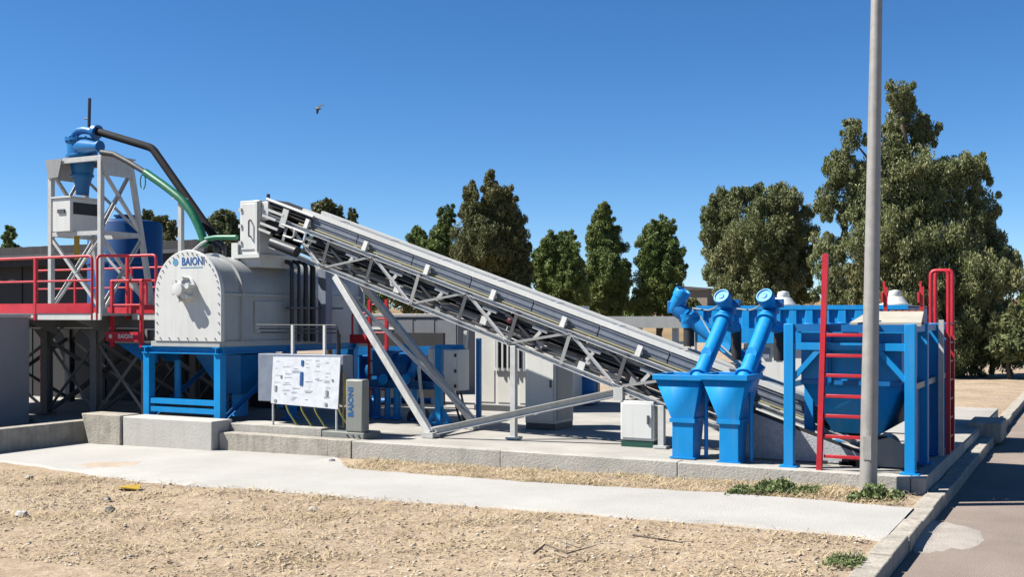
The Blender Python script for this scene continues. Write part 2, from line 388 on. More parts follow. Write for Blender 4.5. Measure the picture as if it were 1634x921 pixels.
# concrete spilled over the kerb on to the road
def spill():
    rs = random.Random(2); n = 48; V, F = [], []; c = (-1.64, 13.05)
    def prof(x, y):
        d = max(0.0, 1 - ((y - c[1]) / .95) ** 2)
        return RZ + .006 + max(0.0, 1 - (x - KX1) / .12) * .05 * d ** .5
    ks = [1.0] * n; v = 0
    for i in range(n): v = v * .7 + rs.gauss(0, .05); ks[i] += v
    for i in range(4): ks[-1 - i] = ks[-1 - i] * (i + 1) / 5 + ks[0] * (4 - i) / 5
    V.append((c[0], c[1], prof(*c) + .012)); fr = [.15, .3, .45, .6, .75, .88, 1]
    for r in fr:
        for i in range(n):
            th = 2 * math.pi * i / n; x = c[0] + math.cos(th) * .52 * r * ks[i]; y = c[1] + math.sin(th) * 1.05 * r * ks[i]
            x = max(x, KX1 - .03); V.append((x, y, prof(x, y) + .012 * (1 - r ** 3) + rs.uniform(0, .003) - (.008 if r == 1 else 0)))
    F = [(0, 1 + i, 1 + (i + 1) % n) for i in range(n)]
    for k in range(len(fr) - 1):
        for i in range(n): F.append((1 + k * n + i, 1 + k * n + (i + 1) % n, 1 + (k + 1) * n + (i + 1) % n, 1 + (k + 1) * n + i))
    struct('concrete_spill', (V, F), M('spilt_concrete', (.52, .475, .425), .92, var=.14, scale=3, bump=.6, bscale=40, spec=.2))
spill()

# concrete pad with its low front wall
pad = struct('concrete_pad', bx(-40, -1.96, 15.3, 27.5, -0.3, PZ - 0.02), floorm)
wl = bpy.data.objects.new('pad_wall', None); COL.objects.link(wl); wl['kind'] = 'structure'; wl.location = (-8, YW, 0); ORG[wl] = Vector((-8, YW, 0))
xs_ = [-14.0, -11.55, -11.05, -8.2, -5.3, -2.125]
for i in range(5):
    y0 = YW - (0.012 if i == 1 else 0.003 * (i % 2))
    part('wall_section', bx(xs_[i] + 0.003, xs_[i + 1] - 0.003, y0, 15.3, -0.4, PZ + 0.003 * (i % 2)), concd if i in (0, 1) else conc, wl, bevel=0.012)
part('wall_section', bx(-2.12, -1.935, YW - 0.0, 19.6, -0.35, PZ + .002), conc, wl, bevel=0.015)
part('wall_section', bx(-2.12, -1.935, 19.65, 27, -0.35, PZ - 0.05), conc, wl, bevel=0.015)
# loose block beside the kerb far along the road
solo('kerb_block', bx(-2.15, -1.55, 22.6, 23.9, -0.1, 0.28), concd, 'loose grey concrete block by the road kerb behind the hopper', 'block', bevel=0.03)
solo('concrete_footing', bx(-16.25, -14.02, 14.88, 15.42, -0.35, 0.405), M('painted_concrete', (0.66, 0.64, 0.59), .8, var=.08, scale=2, bump=.3, bscale=30, streak=.25, dirt=(.45, .41, .35)), 'pale rectangular concrete footing under the mixer stand', 'concrete block', bevel=0.02)
p0 = [(-17.35, 0.42), (-16.29, 0.42), (-16.29, -0.3), (-17.1, -0.3)]
solo('concrete_ramp_block', extrude_y(p0, 14.85, 15.35), concd, 'weathered tapered concrete block left of the mixer footing', 'concrete block', bevel=0.02)
solo('low_wall', bx(-17.75, -17.45, 9.0, 15.6, -0.35, 0.26), concd, 'low dark concrete wall running toward the viewer beside the grey container', 'wall', bevel=0.02)

# ================================================================== BACKGROUND
def hill():
    V, F = [], []; rs = np.random.default_rng(8); xs = np.linspace(-330, 200, 60); prof = [(110, -0.4), (130, 1.6), (150, 4.2), (175, 5.6), (230, 6.4), (330, 5.0), (500, 0)]
    for x in xs:
        k = 0.75 + 0.25 * math.sin(x * 0.021 + 1) + 0.08 * math.sin(x * .13)
        for y, z in prof: V.append((x, y + 8 * math.sin(x * .05), z * k + (rs.normal(0, 0.15) if z > 0 else 0)))
    n = len(prof)
    for i in range(len(xs) - 1):
        for j in range(n - 1): F.append((i * n + j, (i + 1) * n + j, (i + 1) * n + j + 1, i * n + j + 1))
    struct('hill', (V, F), tan_hill)
hill()
def shed():
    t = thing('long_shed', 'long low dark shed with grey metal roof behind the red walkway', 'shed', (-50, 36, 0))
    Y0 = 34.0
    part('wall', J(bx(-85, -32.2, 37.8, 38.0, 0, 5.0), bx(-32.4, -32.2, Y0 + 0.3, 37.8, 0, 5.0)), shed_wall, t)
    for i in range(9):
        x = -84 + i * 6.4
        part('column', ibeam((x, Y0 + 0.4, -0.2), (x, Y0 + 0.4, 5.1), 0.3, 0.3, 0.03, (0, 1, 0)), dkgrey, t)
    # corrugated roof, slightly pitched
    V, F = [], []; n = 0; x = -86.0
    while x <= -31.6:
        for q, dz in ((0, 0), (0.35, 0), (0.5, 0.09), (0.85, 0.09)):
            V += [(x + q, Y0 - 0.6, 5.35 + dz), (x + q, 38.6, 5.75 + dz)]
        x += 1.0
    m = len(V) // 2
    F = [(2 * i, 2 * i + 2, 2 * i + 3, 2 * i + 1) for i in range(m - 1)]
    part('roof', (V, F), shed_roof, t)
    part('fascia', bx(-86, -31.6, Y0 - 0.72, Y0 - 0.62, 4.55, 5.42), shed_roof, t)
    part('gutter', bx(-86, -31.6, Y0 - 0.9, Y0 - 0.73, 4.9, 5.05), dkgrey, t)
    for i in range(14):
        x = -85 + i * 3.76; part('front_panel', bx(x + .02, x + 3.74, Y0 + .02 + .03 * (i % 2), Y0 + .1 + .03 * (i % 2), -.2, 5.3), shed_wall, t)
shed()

# far low buildings on the hillside
def house(px0, px1, py_top, py_bot, D, label, wm, rm):
    a = at(px0, py_bot, D=D); b = at(px1, py_bot, D=D); zt = at(px0, py_top, D=D).z; zb = a.z - 3
    c = (a + b) / 2; wd = (b - a).length; t = thing('farm_building', label, 'building', (c.x, c.y, zb))
    part('wall', bx(c.x - wd / 2, c.x + wd / 2, c.y, c.y + 7, zb, zt - 0.5), wm, t)
    V, F = extrude_y([(c.x - wd / 2 - .4, zt - 0.5), (c.x + wd / 2 + .4, zt - 0.5), (c.x + wd / 2 + .4, zt - .25), (c.x, zt + .15), (c.x - wd / 2 - .4, zt - .25)], c.y - .5, c.y + 7.5)
    part('roof', (V, F), rm, t)
house(1040, 1130, 458, 470, 165, 'far grey roofed farm building on the dry hillside', M('far_wall', (0.35, 0.30, 0.25), 0.9), dkgrey)
house(930, 962, 450, 462, 170, 'far pale building glimpsed between the two slim trees', M('far_wall_tan', (0.42, 0.33, 0.23), 0.9), M('far_roof', (0.3, 0.24, 0.2), 0.9))

def box_cabin(name, label, cat, x0, x1, y0, y1, z0, z1, wm, rm=None, ribs=0, rib_m=None):
    t = thing(name, label, cat, ((x0 + x1) / 2, (y0 + y1) / 2, z0))
    part('wall', bx(x0, x1, y0, y1, z0, z1), wm, t, bevel=0.01)
    part('roof', bx(x0 - 0.05, x1 + 0.05, y0 - 0.05, y1 + 0.05, z1, z1 + 0.09), rm or wm, t, bevel=0.01)
    for i in range(ribs):
        x = x0 + (i + 0.5) * (x1 - x0) / ribs
        part('panel', bx(x - 0.42 * (x1 - x0) / ribs, x + 0.42 * (x1 - x0) / ribs, y0 - 0.018, y0 - 0.002, z0 + 0.08, z1 - 0.08), rib_m or wm, t)
    return t
t = box_cabin('generator_container', 'dark grey container cabin behind the conveyor legs', 'container', -19.4, -15.2, 25.5, 28, 0, 2.28, M('cabin_grey', (0.20, 0.21, 0.235), 0.5, var=.1), grey, 6, M('cabin_grey_panel', (0.215, 0.225, 0.25), 0.5, var=.1))
part('stripe', bx(-18.6, -17.2, 25.46, 25.478, 1.93, 2.0), white, t)
# white site cabin with barred window
x0, x1 = xat(758, 21.5), xat(862, 21.5)
t = box_cabin('site_cabin', 'white prefabricated site cabin with a barred window', 'cabin', x0, x1, 21.5, 24, 0.3, 2.45, white, white, 3, M('cabin_white', (0.85, 0.84, 0.78), 0.5, var=.05))
part('floor_beam', bx(x0, x1, 21.46, 24, 0.18, 0.3), dkgrey, t)
wx0, wx1 = xat(790, 21.4), xat(832, 21.4); wz0, wz1 = zat(810, 588, 21.4), zat(810, 540, 21.4)
wd = part('window', bx(wx0, wx1, 21.44, 21.478, wz0, wz1), glassd, t)
part('frame', J(bx(wx0 - .06, wx1 + .06, 21.42, 21.47, wz0 - .06, wz0), bx(wx0 - .06, wx1 + .06, 21.42, 21.47, wz1, wz1 + .06), bx(wx0 - .06, wx0, 21.42, 21.47, wz0, wz1), bx(wx1, wx1 + .06, 21.42, 21.47, wz0, wz1)), white, wd)
for i in range(5):
    xx = wx0 + (i + .5) * (wx1 - wx0) / 5; part('bar', beam((xx, 21.38, wz0 - .05), (xx, 21.38, wz1 + .05), 0.035), white, wd)
# steel canopy behind the conveyor
t = thing('steel_canopy', 'grey flat steel canopy on posts behind the conveyor', 'canopy', (-10, 25, PZ))
cx0, cx1 = xat(930, 24), xat(1100, 24)
part('roof_edge', bx(cx0, cx1, 24, 24.12, 2.03, 2.30), grey, t)
part('roof', bx(cx0, cx1, 24.12, 27, 2.14, 2.27), grey, t)
for px in (952, 1020, 1078):
    x = xat(px, 24.3); part('post', beam((x, 24.3, PZ), (x, 24.3, 2.13), 0.13), lgrey, t, bevel=.008)
part('cross_rail', bx(cx0, cx1, 24.28, 24.33, 1.65, 1.72), lgrey, t)

# ================================================================== RED WALKWAY ON STEEL SUPPORTS
DZ = 2.36; WY = 16.0; WF = 15.2; WXL, WXR = -24.5, -16.55
t = thing('raised_walkway', 'red railed steel walkway on braced grey columns beside the mixer', 'walkway', (-20, 17.5, PZ))
part('deck', bx(WXL, WXR, WY + .03, 19.6, DZ - 0.05, DZ), grey, t)
part('deck_edge', bx(xat(155, 15.2) + .11, WXR, WY - .01, WY + .03, DZ - 0.13, DZ - 0.0), lgrey, t)
part('deck_beam', ibeam((WXL, WY + .15, DZ - 0.2), (WXR, WY + .15, DZ - 0.2), 0.16, 0.26, 0.02), colm, t)
part('deck_beam', ibeam((WXL, 19.3, DZ - 0.2), (WXR, 19.3, DZ - 0.2), 0.16, 0.26, 0.02), colm, t)
for k in range(6):
    x = WXL + 0.4 + k * 1.5; part('joist', ibeam((x, WY + .25, DZ - .17), (x, 19.2, DZ - .17), 0.1, 0.18, 0.012), colm, t)
gap0, gap1 = xat(147, WF), xat(155, WF)
part('deck', bx(WXL, gap1 + .1, WF + .03, WY - .012, DZ - 0.05, DZ), grey, t)
part('deck_edge', bx(WXL, gap1 + .1, WF - .01, WF + .03, DZ - 0.13, DZ - 0.0), white, t)
part('toe_board', bx(WXL, gap0 - .02, WF - 0.025, WF - 0.012, DZ + 0.0, DZ + 0.20), red, t)
part('toe_board', bx(gap1 + .02, WXR, WY - 0.025, WY - 0.012, DZ + 0.0, DZ + 0.17), red, t)
part('toe_board', bx(WXL, WXR, 19.5, 19.52, DZ, DZ + 0.17), red, t)
RT = zat(80, 411, WF); RT2 = zat(190, 409, WY)
part('handrail', tube(bend([(WXL, WF, DZ + .2), (WXL, WF, RT), (gap0, WF, RT), (gap0, WF, DZ - .12)], 0.1), 0.028, 10), red, t)
part('mid_rail', tube([(WXL, WF, zat(80, 449, WF)), (gap0, WF, zat(80, 449, WF))], 0.022, 8), red, t)
part('handrail', tube(bend([(gap1, WF, DZ - .12), (gap1, WF, RT), (gap1, WY, RT2), (WXR, WY, RT2), (WXR, WY, DZ)], 0.1), 0.028, 10), red, t)
part('mid_rail', tube([(gap1, WY, zat(190, 449, WY)), (WXR, WY, zat(190, 449, WY))], 0.022, 8), red, t)
for px in (57,):
    x = xat(px, WF); part('rail_post', beam((x, WF, DZ - .14), (x, WF, RT), 0.065), red, t)
x = xat(203, WY); part('rail_post', beam((x, WY, DZ - .12), (x, WY, RT2), 0.055), red, t)
for x in np.arange(-24.2, gap1, 1.55): part('cantilever_bracket', (lambda V: (V, [(0, 1, 2, 3), (7, 6, 5, 4), (0, 4, 5, 1), (1, 5, 6, 2), (2, 6, 7, 3), (3, 7, 4, 0)]))([(x - .01, WF + .1, DZ - .05), (x - .01, WY + .1, DZ - .05), (x - .01, WY + .1, DZ - .45), (x - .01, WF + .1, DZ - .15), (x + .01, WF + .1, DZ - .05), (x + .01, WY + .1, DZ - .05), (x + .01, WY + .1, DZ - .45), (x + .01, WF + .1, DZ - .15)]), colm, t)
part('handrail', tube(bend([(WXL, 19.5, DZ), (WXL, 19.5, RT), (WXR, 19.5, RT), (WXR, 19.5, DZ)], 0.1), 0.027, 10), red, t)
part('mid_rail', tube([(WXL, 19.5, DZ + .65), (WXR, 19.5, DZ + .65)], 0.022, 8), red, t)
for x in (-23, -21, -19, -17.6): part('rail_post', beam((x, 19.5, DZ - .12), (x, 19.5, RT2), 0.05), red, t)
colx = [xat(75, WY + .15), xat(153, WY + .15), -16.95, -22.6]
for yy in (WY + .15, 19.0):
    for x in colx:
        part('column', ibeam((x, yy, PZ), (x, yy, DZ - .33), 0.17, 0.17, 0.018, (0, 1, 0)), colm, t)
        part('base_plate', bx(x - .14, x + .14, yy - .14, yy + .14, PZ, PZ + .025), colm, t)
        part('haunch_plate', extrude_y([(x - .1, DZ - .62), (x + .1, DZ - .62), (x + .42, DZ - .34), (x - .42, DZ - .34)], yy - .012, yy + .012), colm, t)
    cs = sorted(colx)
    for a, b in zip(cs, cs[1:]):
        part('brace', angle((a, yy - .03, PZ + .05), (b, yy - .03, DZ - .6), 0.07, 0.012), colm, t)
        part('brace', angle((b, yy + .05, PZ + .05), (a, yy + .05, DZ - .6), 0.07, 0.012), colm, t)
for x in colx:
    part('brace', angle((x, WY + .2, PZ + .05), (x, 18.95, DZ - .6), 0.07, 0.012), colm, t)
    part('brace', angle((x + .05, 18.95, PZ + .05), (x + .05, WY + .2, DZ - .6), 0.07, 0.012), colm, t)
t = thing('shade_backdrop', 'added dark backdrop for the shade behind the walkway columns and mixer stand', 'wall', (-22, 19.8, PZ))  # added dark panels, standing in for deep shade behind the columns
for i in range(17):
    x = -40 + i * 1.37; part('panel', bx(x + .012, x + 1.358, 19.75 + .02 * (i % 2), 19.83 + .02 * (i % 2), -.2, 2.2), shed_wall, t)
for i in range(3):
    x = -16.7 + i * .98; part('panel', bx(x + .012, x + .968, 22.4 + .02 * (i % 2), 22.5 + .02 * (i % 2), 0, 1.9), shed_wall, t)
# red ladder rail seen beside the columns
solo('red_post', tube([at(66, 668, Y=17.2).to_tuple()[:2] + (PZ,), at(66, 640, Y=17.2).to_tuple()[:2] + (DZ - .05,)], 0.03, 8), red, 'thin red post under the walkway beside the grey container', 'post')

# small service landing with red guard and lettered plate
LY = 15.75; lx0, lx1 = xat(179, LY), xat(226, LY); lt, lb = zat(200, 448, LY), zat(200, 545, LY)
t = thing('service_landing', 'small red guard rail landing with lettered red plate at the mixer corner', 'platform', ((lx0 + lx1) / 2, LY, lb))
for x in (lx0, lx1): part('rail_post', beam((x, LY, lb - .12), (x, LY, lt), 0.06), red, t)
part('handrail', tube([(lx0 - .03, LY, lt), (lx1 + .03, LY, lt)], 0.028, 8), red, t)
part('mid_rail', tube([(lx0, LY, zat(200, 487, LY)), (lx1, LY, zat(200, 487, LY))], 0.022, 8), red, t)
for x in (lx0, lx1): part('handrail', tube([(x, LY, lt), (x, LY + .9, lt)], 0.028, 8), red, t); part('rail_post', beam((x, LY + .9, lb), (x, LY + .9, lt), 0.05), red, t)
part('landing_deck', bx(lx0 - .1, lx1 + .1, LY + .04, LY + .95, lb - .04, lb), grey, t)
pl = part('name_plate', bx(lx0 - .12, lx1 + .02, LY - .06, LY - .035, lb, lb + .19), red, t)
text('lettering', 'BAIONI', 0.12, ((lx0 + lx1) / 2 + .03, LY - .065, lb + .1), (R(90), 0, 0), white, pl, 0.003, 1.05)
part('logo_ring', lathe([(0.028, 0), (0.045, 0), (0.045, .004), (0.028, .004)], (lx0 + .02, LY - .061, lb + .1), (0, -1, 0), 14), white, pl)
part('bracket', extrude_y([(lx0, lb - .05), (lx1 + .25, lb - .05), (lx1 + .25, lb - .42), (lx1 - .1, lb - .42)], LY + .15, LY + .19), dblue, t)
part('bracket', extrude_y([(lx0, lb - .05), (lx1 + .25, lb - .05), (lx1 + .25, lb - .42), (lx1 - .1, lb - .42)], LY + .75, LY + .79), dblue, t)

# grey container at the frame's edge
gx = -19.2; gt = 2.3
t = thing('grey_container', 'plain grey steel container cut by the picture edge at the left', 'container', (gx - 1.2, 13.5, -0.15))
part('body', bx(gx - 2.4, gx, at(48, 600, X=gx).y - 5.5, at(47, 600, X=gx).y, 0.02, gt - .03), M('container_grey', (0.40, 0.41, 0.43), 0.55, var=.06, scale=1), t, bevel=.015)
part('top_rail', bx(gx - 2.42, gx + .02, at(48, 600, X=gx).y - 5.52, at(47, 600, X=gx).y + .02, gt - .03, gt + .03), lgrey, t)
part('skid', bx(gx - 2.3, gx - .1, at(48, 600, X=gx).y - 5.3, at(47, 600, X=gx).y - .2, -.2, .02), dkgrey, t)

# ================================================================== CYCLONE TOWER
TY = 16.85; a1 = xat(82, TY); a2 = xat(161, TY); TT = zat(120, 252, TY); tb0, tb1 = 18.1, 17.75
t = thing('cyclone_tower', 'light grey braced steel tower carrying the blue cyclone', 'tower', ((a1 + a2) / 2, 17.4, DZ))
LG = {}
for i, x in enumerate((a1, a2)):
    LG[i, 0] = ((x, TY, DZ), (x, TY, TT)); LG[i, 1] = ((x, tb0 + .25, DZ), (x, tb1 - .1, TT))
for k, (p, q) in LG.items():
    part('leg', beam(p, q, 0.105, 0.105, (0, 1, 0)), lgrey, t, bevel=.006)
    part('foot_plate', bx(p[0] - .12, p[0] + .12, p[1] - .12, p[1] + .12, DZ, DZ + .02), lgrey, t)
def lp(k, f): p, q = LG[k]; return Vector(p).lerp(Vector(q), f)
fm = (zat(120, 373, TY) - DZ) / (TT - DZ)
for A, B in (((0, 0), (1, 0)), ((1, 0), (1, 1)), ((1, 1), (0, 1)), ((0, 1), (0, 0))):
    part('cross_beam', beam(lp(A, fm), lp(B, fm), 0.07, 0.09), lgrey, t)
    part('cross_beam', beam(lp(A, .985), lp(B, .985), 0.08, 0.1), lgrey, t)
    part('brace', angle(lp(A, .03), lp(B, fm - .02), 0.065, 0.012), lgrey, t)
    part('brace', angle(lp(B, .03), lp(A, fm - .02), 0.065, 0.012), lgrey, t)
for A, B in (((1, 0), (1, 1)), ((0, 1), (0, 0)), ((0, 1), (1, 1))):
    part('brace', angle(lp(A, fm + .02), lp(B, .93), 0.065, 0.012), lgrey, t)
    part('brace', angle(lp(B, fm + .02), lp(A, .93), 0.065, 0.012), lgrey, t)
for x, s in ((a1, 1), (a2, -1)):       # gusset plates under the head
    y1 = tb1 - .1
    V = [(x + .058 * -s, TY - .06, TT), (x + .058 * -s, y1 + .06, TT), (x + .058 * -s, y1 - .02, TT - .42), (x + .058 * -s, TY + .03, TT - .42)]
    V2 = [(a + .012 * -s, b, c) for a, b, c in V]
    part('gusset_plate', (V + V2, [(0, 1, 2, 3), (7, 6, 5, 4), (0, 4, 5, 1), (1, 5, 6, 2), (2, 6, 7, 3), (3, 7, 4, 0)]), lgrey, t)
# front gusset at left leg
part('gusset_plate', extrude_y([(a1 - .1, TT), (a1 + .42, TT), (a1 + .3, TT - .4), (a1 - .02, TT - .42)], TY - .075, TY - .06), grey, t)
part('top_plate', bx(a1 - .1, a2 + .1, TY + .02, tb1, TT - .005, TT + .02), lgrey, t)
# cyclone
CXc = xat(117, 17.05); CYc = 17.3; cz = lambda py: zat(117, py, 17.3)
t = thing('cyclone', 'blue cone shaped cyclone with arched outlet pipe on the grey tower', 'cyclone', (CXc, CYc, cz(312)))
part('cone', lathe([(0.14, cz(312)), (0.15, cz(300)), (0.215, cz(284)), (0.25, cz(283)), (0.25, cz(280)), (0.225, cz(279)), (0.285, cz(254))], (CXc, CYc, 0)), cycb, t)
part('head', lathe([(0.30, cz(254)), (0.36, cz(253)), (0.36, cz(250)), (0.325, cz(249)), (0.325, cz(229)), (0.37, cz(228)), (0.37, cz(224)), (0.1, cz(223))], (CXc, CYc, 0)), cycb, t)
bo = [bx(CXc + .35 * math.cos(k * .524) - .018, CXc + .35 * math.cos(k * .524) + .018, CYc + .35 * math.sin(k * .524) - .018, CYc + .35 * math.sin(k * .524) + .018, cz(228.5) - .02, cz(222)) for k in range(12)]
part('bolts', J(*bo), dblue, t, kind='stuff')
inl = Vector((xat(160, 16.9), 16.9, cz(244)))
part('inlet', tube([(CXc - .05, CYc - .12, cz(238)), (CXc + .3, 17.1, cz(239)), inl - Vector((.02, 0, 0))], [.17, .17, .085], 16), cycb, t)
part('inlet_flange', lathe([(0.13, 0), (0.13, .04)], inl - Vector((.04, 0, 0)), (1, 0, -.1)), dblue, t)
e1 = Vector((xat(155, CYc), CYc, cz(214)))
part('outlet_elbow', tube([at(px_, py_, Y=CYc) for px_, py_ in ((116, 226), (117, 219), (121, 212.5), (127, 208.5), (134, 207.5), (142, 208.5), (149, 211), (154, 213.5))], 0.085, 16), cycb, t)
part('outlet_flange', lathe([(0.16, -.05), (0.16, .05)], e1 - Vector((0.03, 0, 0)), (1, 0, -.3)), cycb, t)
gp = Vector((xat(142, CYc), CYc, cz(206)))
g_ = part('gauge_rod', tube([gp, (gp.x + .02, gp.y, cz(160))], 0.035, 8), dark, t)
part('gauge_arm', tube([(gp.x, gp.y, cz(193)), (gp.x - .13, gp.y, cz(191))], 0.02, 8), dark, g_)
# dark return pipe and green hose
pts = [e1 + Vector((.02, 0, 0)), at(243, 236, Y=17.3), at(352, 392, Y=17.3)]
solo('return_pipe', tube(bend(pts, 0.12, 3), 0.085, 14), M('black_pipe', (0.008, 0.007, 0.012), .75, var=.3, spec=.2), 'black bent pipe falling from the blue cyclone outlet to the mixer', 'pipe')
t = thing('feed_hose', 'green hose with black end sagging from the cyclone inlet to the mixer', 'hose', at(330, 392, Y=16.8))
hp = [at(*p, Y=16.8) for p in ((162, 243), (182, 246), (206, 259), (232, 275), (262, 296), (290, 318), (308, 342), (320, 368), (328, 392))]
part('black_section', tube(hp[:4], 0.06, 12), black, t); part('green_section', tube(bend(hp[3:], .15, 3), [0.085] * len(bend(hp[3:], .15, 3)), 12), green, t)
part('side_pipe', tube(bend([at(318, 384, Y=16.8), at(345, 379, Y=16.8), at(378, 379, Y=16.8)], .1, 3), .055, 12), green, t)
lo = at(228, 290, Y=16.75)
part('rope_loop', tube([lo + Vector((.075 * math.cos(k * .4), 0, .16 * math.sin(k * .4))) for k in range(17)], 0.012, 6), green, t)
px_, pz_ = xat(289, 16.9), zat(289, 318, 16.9)
t = thing('hose_post', 'slim light grey post holding up the green hose', 'post', (px_, 16.9, 3.3))
part('pole', beam((px_, 16.9, 2.4), (px_, 16.9, pz_), 0.09, 0.09, (0, 1, 0)), lgrey, t)
part('saddle', bx(px_ - .1, px_ + .1, 16.75, 17.0, pz_, pz_ + .03), lgrey, t)
# white control box on the tower
bY = TY - .12; bz0, bz1 = zat(110, 369, bY), zat(110, 315, bY); bxa, bxb = xat(84, bY), xat(112, bY)
t = thing('sampling_box', 'white steel box with dark slot below the cyclone cone', 'box', ((bxa + bxb) / 2, bY + .4, bz0))
part('body', bx(bxa, bxb, bY, bY + .9, bz0, bz1), white, t, bevel=.012)
part('slot', bx(bxb - .004, bxb + .012, bY + .08, bY + .86, zat(110, 341, bY), zat(110, 322, bY)), black, t)
part('lid', bx(bxa - .03, bxb + .03, bY - .03, bY + .93, bz1, bz1 + .035), white, t)
part('latch', bx((bxa + bxb) / 2 - .1, (bxa + bxb) / 2 + .12, bY - .03, bY - .001, zat(100, 340, bY), zat(100, 334, bY)), dkgrey, t)
part('drain', tube([(bxa + .3, bY + .4, bz0), (bxa + .3, bY + .4, bz0 - .6)], .06, 10), yellow, t)

# blue vessel behind the tower
vc = at(200, 500, Y=20.95); vz = zat(200, 352, 20.95)
t = thing('blue_tank', 'large dark blue round tank behind the cyclone tower', 'tank', (vc.x, 20.95, PZ))
part('shell', lathe([(0.95, PZ), (.95, 1.0), (.95, vz - .12), (.9, vz - .05), (.6, vz)], (vc.x, 20.95, 0), n=32), navy, t)
for f in (0.4, .75): part('hoop', lathe([(.95, -.04), (.98, -.03), (.98, .03), (.95, .04)], (vc.x, 20.95, PZ + f * (vz - PZ)), n=32), navy, t)
part('manhole', lathe([(.25, vz - .03), (.25, vz + .1), (.3, vz + .1), (.3, vz + .14)], (vc.x, 20.95, 0)), navy, t)

# ================================================================== MIXER
MY = 15.5; mx0, mx1 = xat(247, MY), xat(353, MY); mc = (mx0 + mx1) / 2; mr = (mx1 - mx0) / 2; mz0 = zat(300, 545, MY); mz1 = zat(318, 398, MY)
def dprof(r, zb, zt, n=24):
    zc = zt - r
    return [(mc - r, zb), (mc + r, zb)] + [(mc + r * math.cos(math.pi * k / n), zc + r * math.sin(math.pi * k / n)) for k in range(n + 1)]
t = thing('mixer', 'white horizontal drum mixer with bolted arched end plate and lettering', 'mixer', (mc, 17.5, mz0))
ep = part('end_plate', extrude_y(dprof(mr, mz0, mz1), MY, MY + .05), white, t, bevel=.008)
part('end_flange', extrude_y(dprof(mr - .01, mz0 + .005, mz1 - .01), MY + .053, MY + .1), white, t, bevel=.006)
part('shell', extrude_y(dprof(mr - .09, mz0, mz1 - .09), MY + .1, 20.0), mixshade, t)
part('stiffener_rib', extrude_y(dprof(mr - .03, mz0, mz1 - .03), MY + .62, MY + .66), mixshade, t)
part('stiffener_rib', extrude_y(dprof(mr - .03, mz0, mz1 - .03), 18.9, 18.94), mixshade, t)
part('end_plate', extrude_y(dprof(mr, mz0, mz1), 20.0, 20.06), white, t)
sz = mz1 - mr
part('seam_flange', bx(mx1 - .09, mx1 - .045, MY + .1, 20, sz - .03, sz + .02), mixshade, t)
part('base_skirt', bx(mx0 - .12, mx1 - .06, MY + .02, 20, mz0 - .10, mz0), mixshade, t)
part('inspection_hatch', bx(mx1 - .088, mx1 - .06, 16.5, 17.4, mz0 + .15, sz - .12), mixshade, t)
bl = []
for k in range(0, 21):
    th = math.pi * k / 20; bl.append((mc + (mr - .06) * math.cos(th), sz + (mr - .06) * math.sin(th)))
for k in range(1, 5):
    z = sz - k * (sz - mz0) / 5; bl += [(mx0 + .06, z), (mx1 - .06, z)]
bl += [(mx0 + .15 + k * (mx1 - mx0 - .3) / 6, mz0 + .06) for k in range(7)]
part('bolts', J(*[lathe([(.015, 0), (.015, .018), (.008, .02)], (x, MY - .001, z), (0, -1, 0), 6) for x, z in bl]), grey, ep, kind='stuff')
hz = zat(300, 462, MY)
hub = part('shaft_bearing', lathe([(.24, 0), (.24, .04), (.185, .05), (.175, .16), (.12, .2), (.12, .27), (.06, .28)], (mc, MY, hz), (0, -1, 0), 28), white, t)
for k in range(6):
    th = k * math.pi / 3 + .3
    part('gland_bolt', lathe([(.04, 0), (.04, .14), (.055, .15), (.055, .19)], (mc + .2 * math.cos(th), MY - .03, hz + .2 * math.sin(th)), (0, -1, 0), 10), white, hub)
text('lettering', 'BAIONI', 0.215, at(308, 417.5, Y=MY - .004), (R(90), 0, 0), printb, ep, 0.004, 1.03, .80)
part('logo_ring', lathe([(.045, 0), (.07, 0), (.07, .004), (.045, .004)], at(280, 418.5, Y=MY - .001), (0, -1, 0), 20), cyanp, ep)
q0, q1 = at(288, 427.5, Y=MY), at(324, 429, Y=MY)
part('print_line', bx(q0.x, q1.x, MY - .004, MY - .001, q0.z - .008, q0.z + .008), cyanp, ep)
part('lifting_pipe', tube(bend([at(308, 400, Y=16.0), at(322, 388, Y=16.0), at(330, 384, Y=16.0)], .1), .025, 8), white, t)
for i, px in enumerate((345, 358)):
    p = at(px, 400, Y=16.9); part('inlet_elbow', tube(bend([p + Vector((0, 0, -.1)), p + Vector((0, 0, .1)), p + Vector((-.2, 0, .2))], .1), .05, 10), dark, t)
part('top_stub', bx(xat(372, 16.6), xat(382, 16.6), 16.55, 16.75, mz1 - .2, zat(375, 388, 16.6)), white, t)
# stand
t = thing('mixer_stand', 'blue steel stand carrying the white mixer on square legs', 'stand', (mc, 17.6, PZ))
sx0, sx1 = xat(238, 15.62), xat(351, 15.62); st = mz0 - .1
for y in (15.62, 17.7, 19.8):
    for x in (sx0, sx1):
        part('leg', beam((x, y, PZ), (x, y, st - .14), 0.16, 0.16, (0, 1, 0)), blue, t, bevel=.008); part('foot_plate', bx(x - .14, x + .14, y - .14, y + .14, PZ - .01, PZ + .025), blue, t)
    part('cross_beam', ibeam((sx0 - .12, y, st - .07), (sx1 + .1, y, st - .07), .16, .138, .02), blue, t)
for x in (sx0, sx1): part('long_beam', ibeam((x, 15.5, st - .072), (x, 20.0, st - .072), .15, .134, .02), blue, t)
for z in (.50, .66): part('lower_rail', beam((sx0 + .09, 15.6, z), (sx1 - .09, 15.6, z), .08, .1), blue, t)
for z in (.42,): part('lower_rail', beam((sx0 + .09, 19.8, z), (sx1 - .09, 19.8, z), .08, .1), blue, t)
for x in (sx0, sx1):
    for y0_, y1_ in ((15.62, 17.7), (17.7, 19.8)): part('brace', angle((x, y0_ + .1, PZ + .15), (x, y1_ - .1, st - .25), .07, .01), dblue, t)
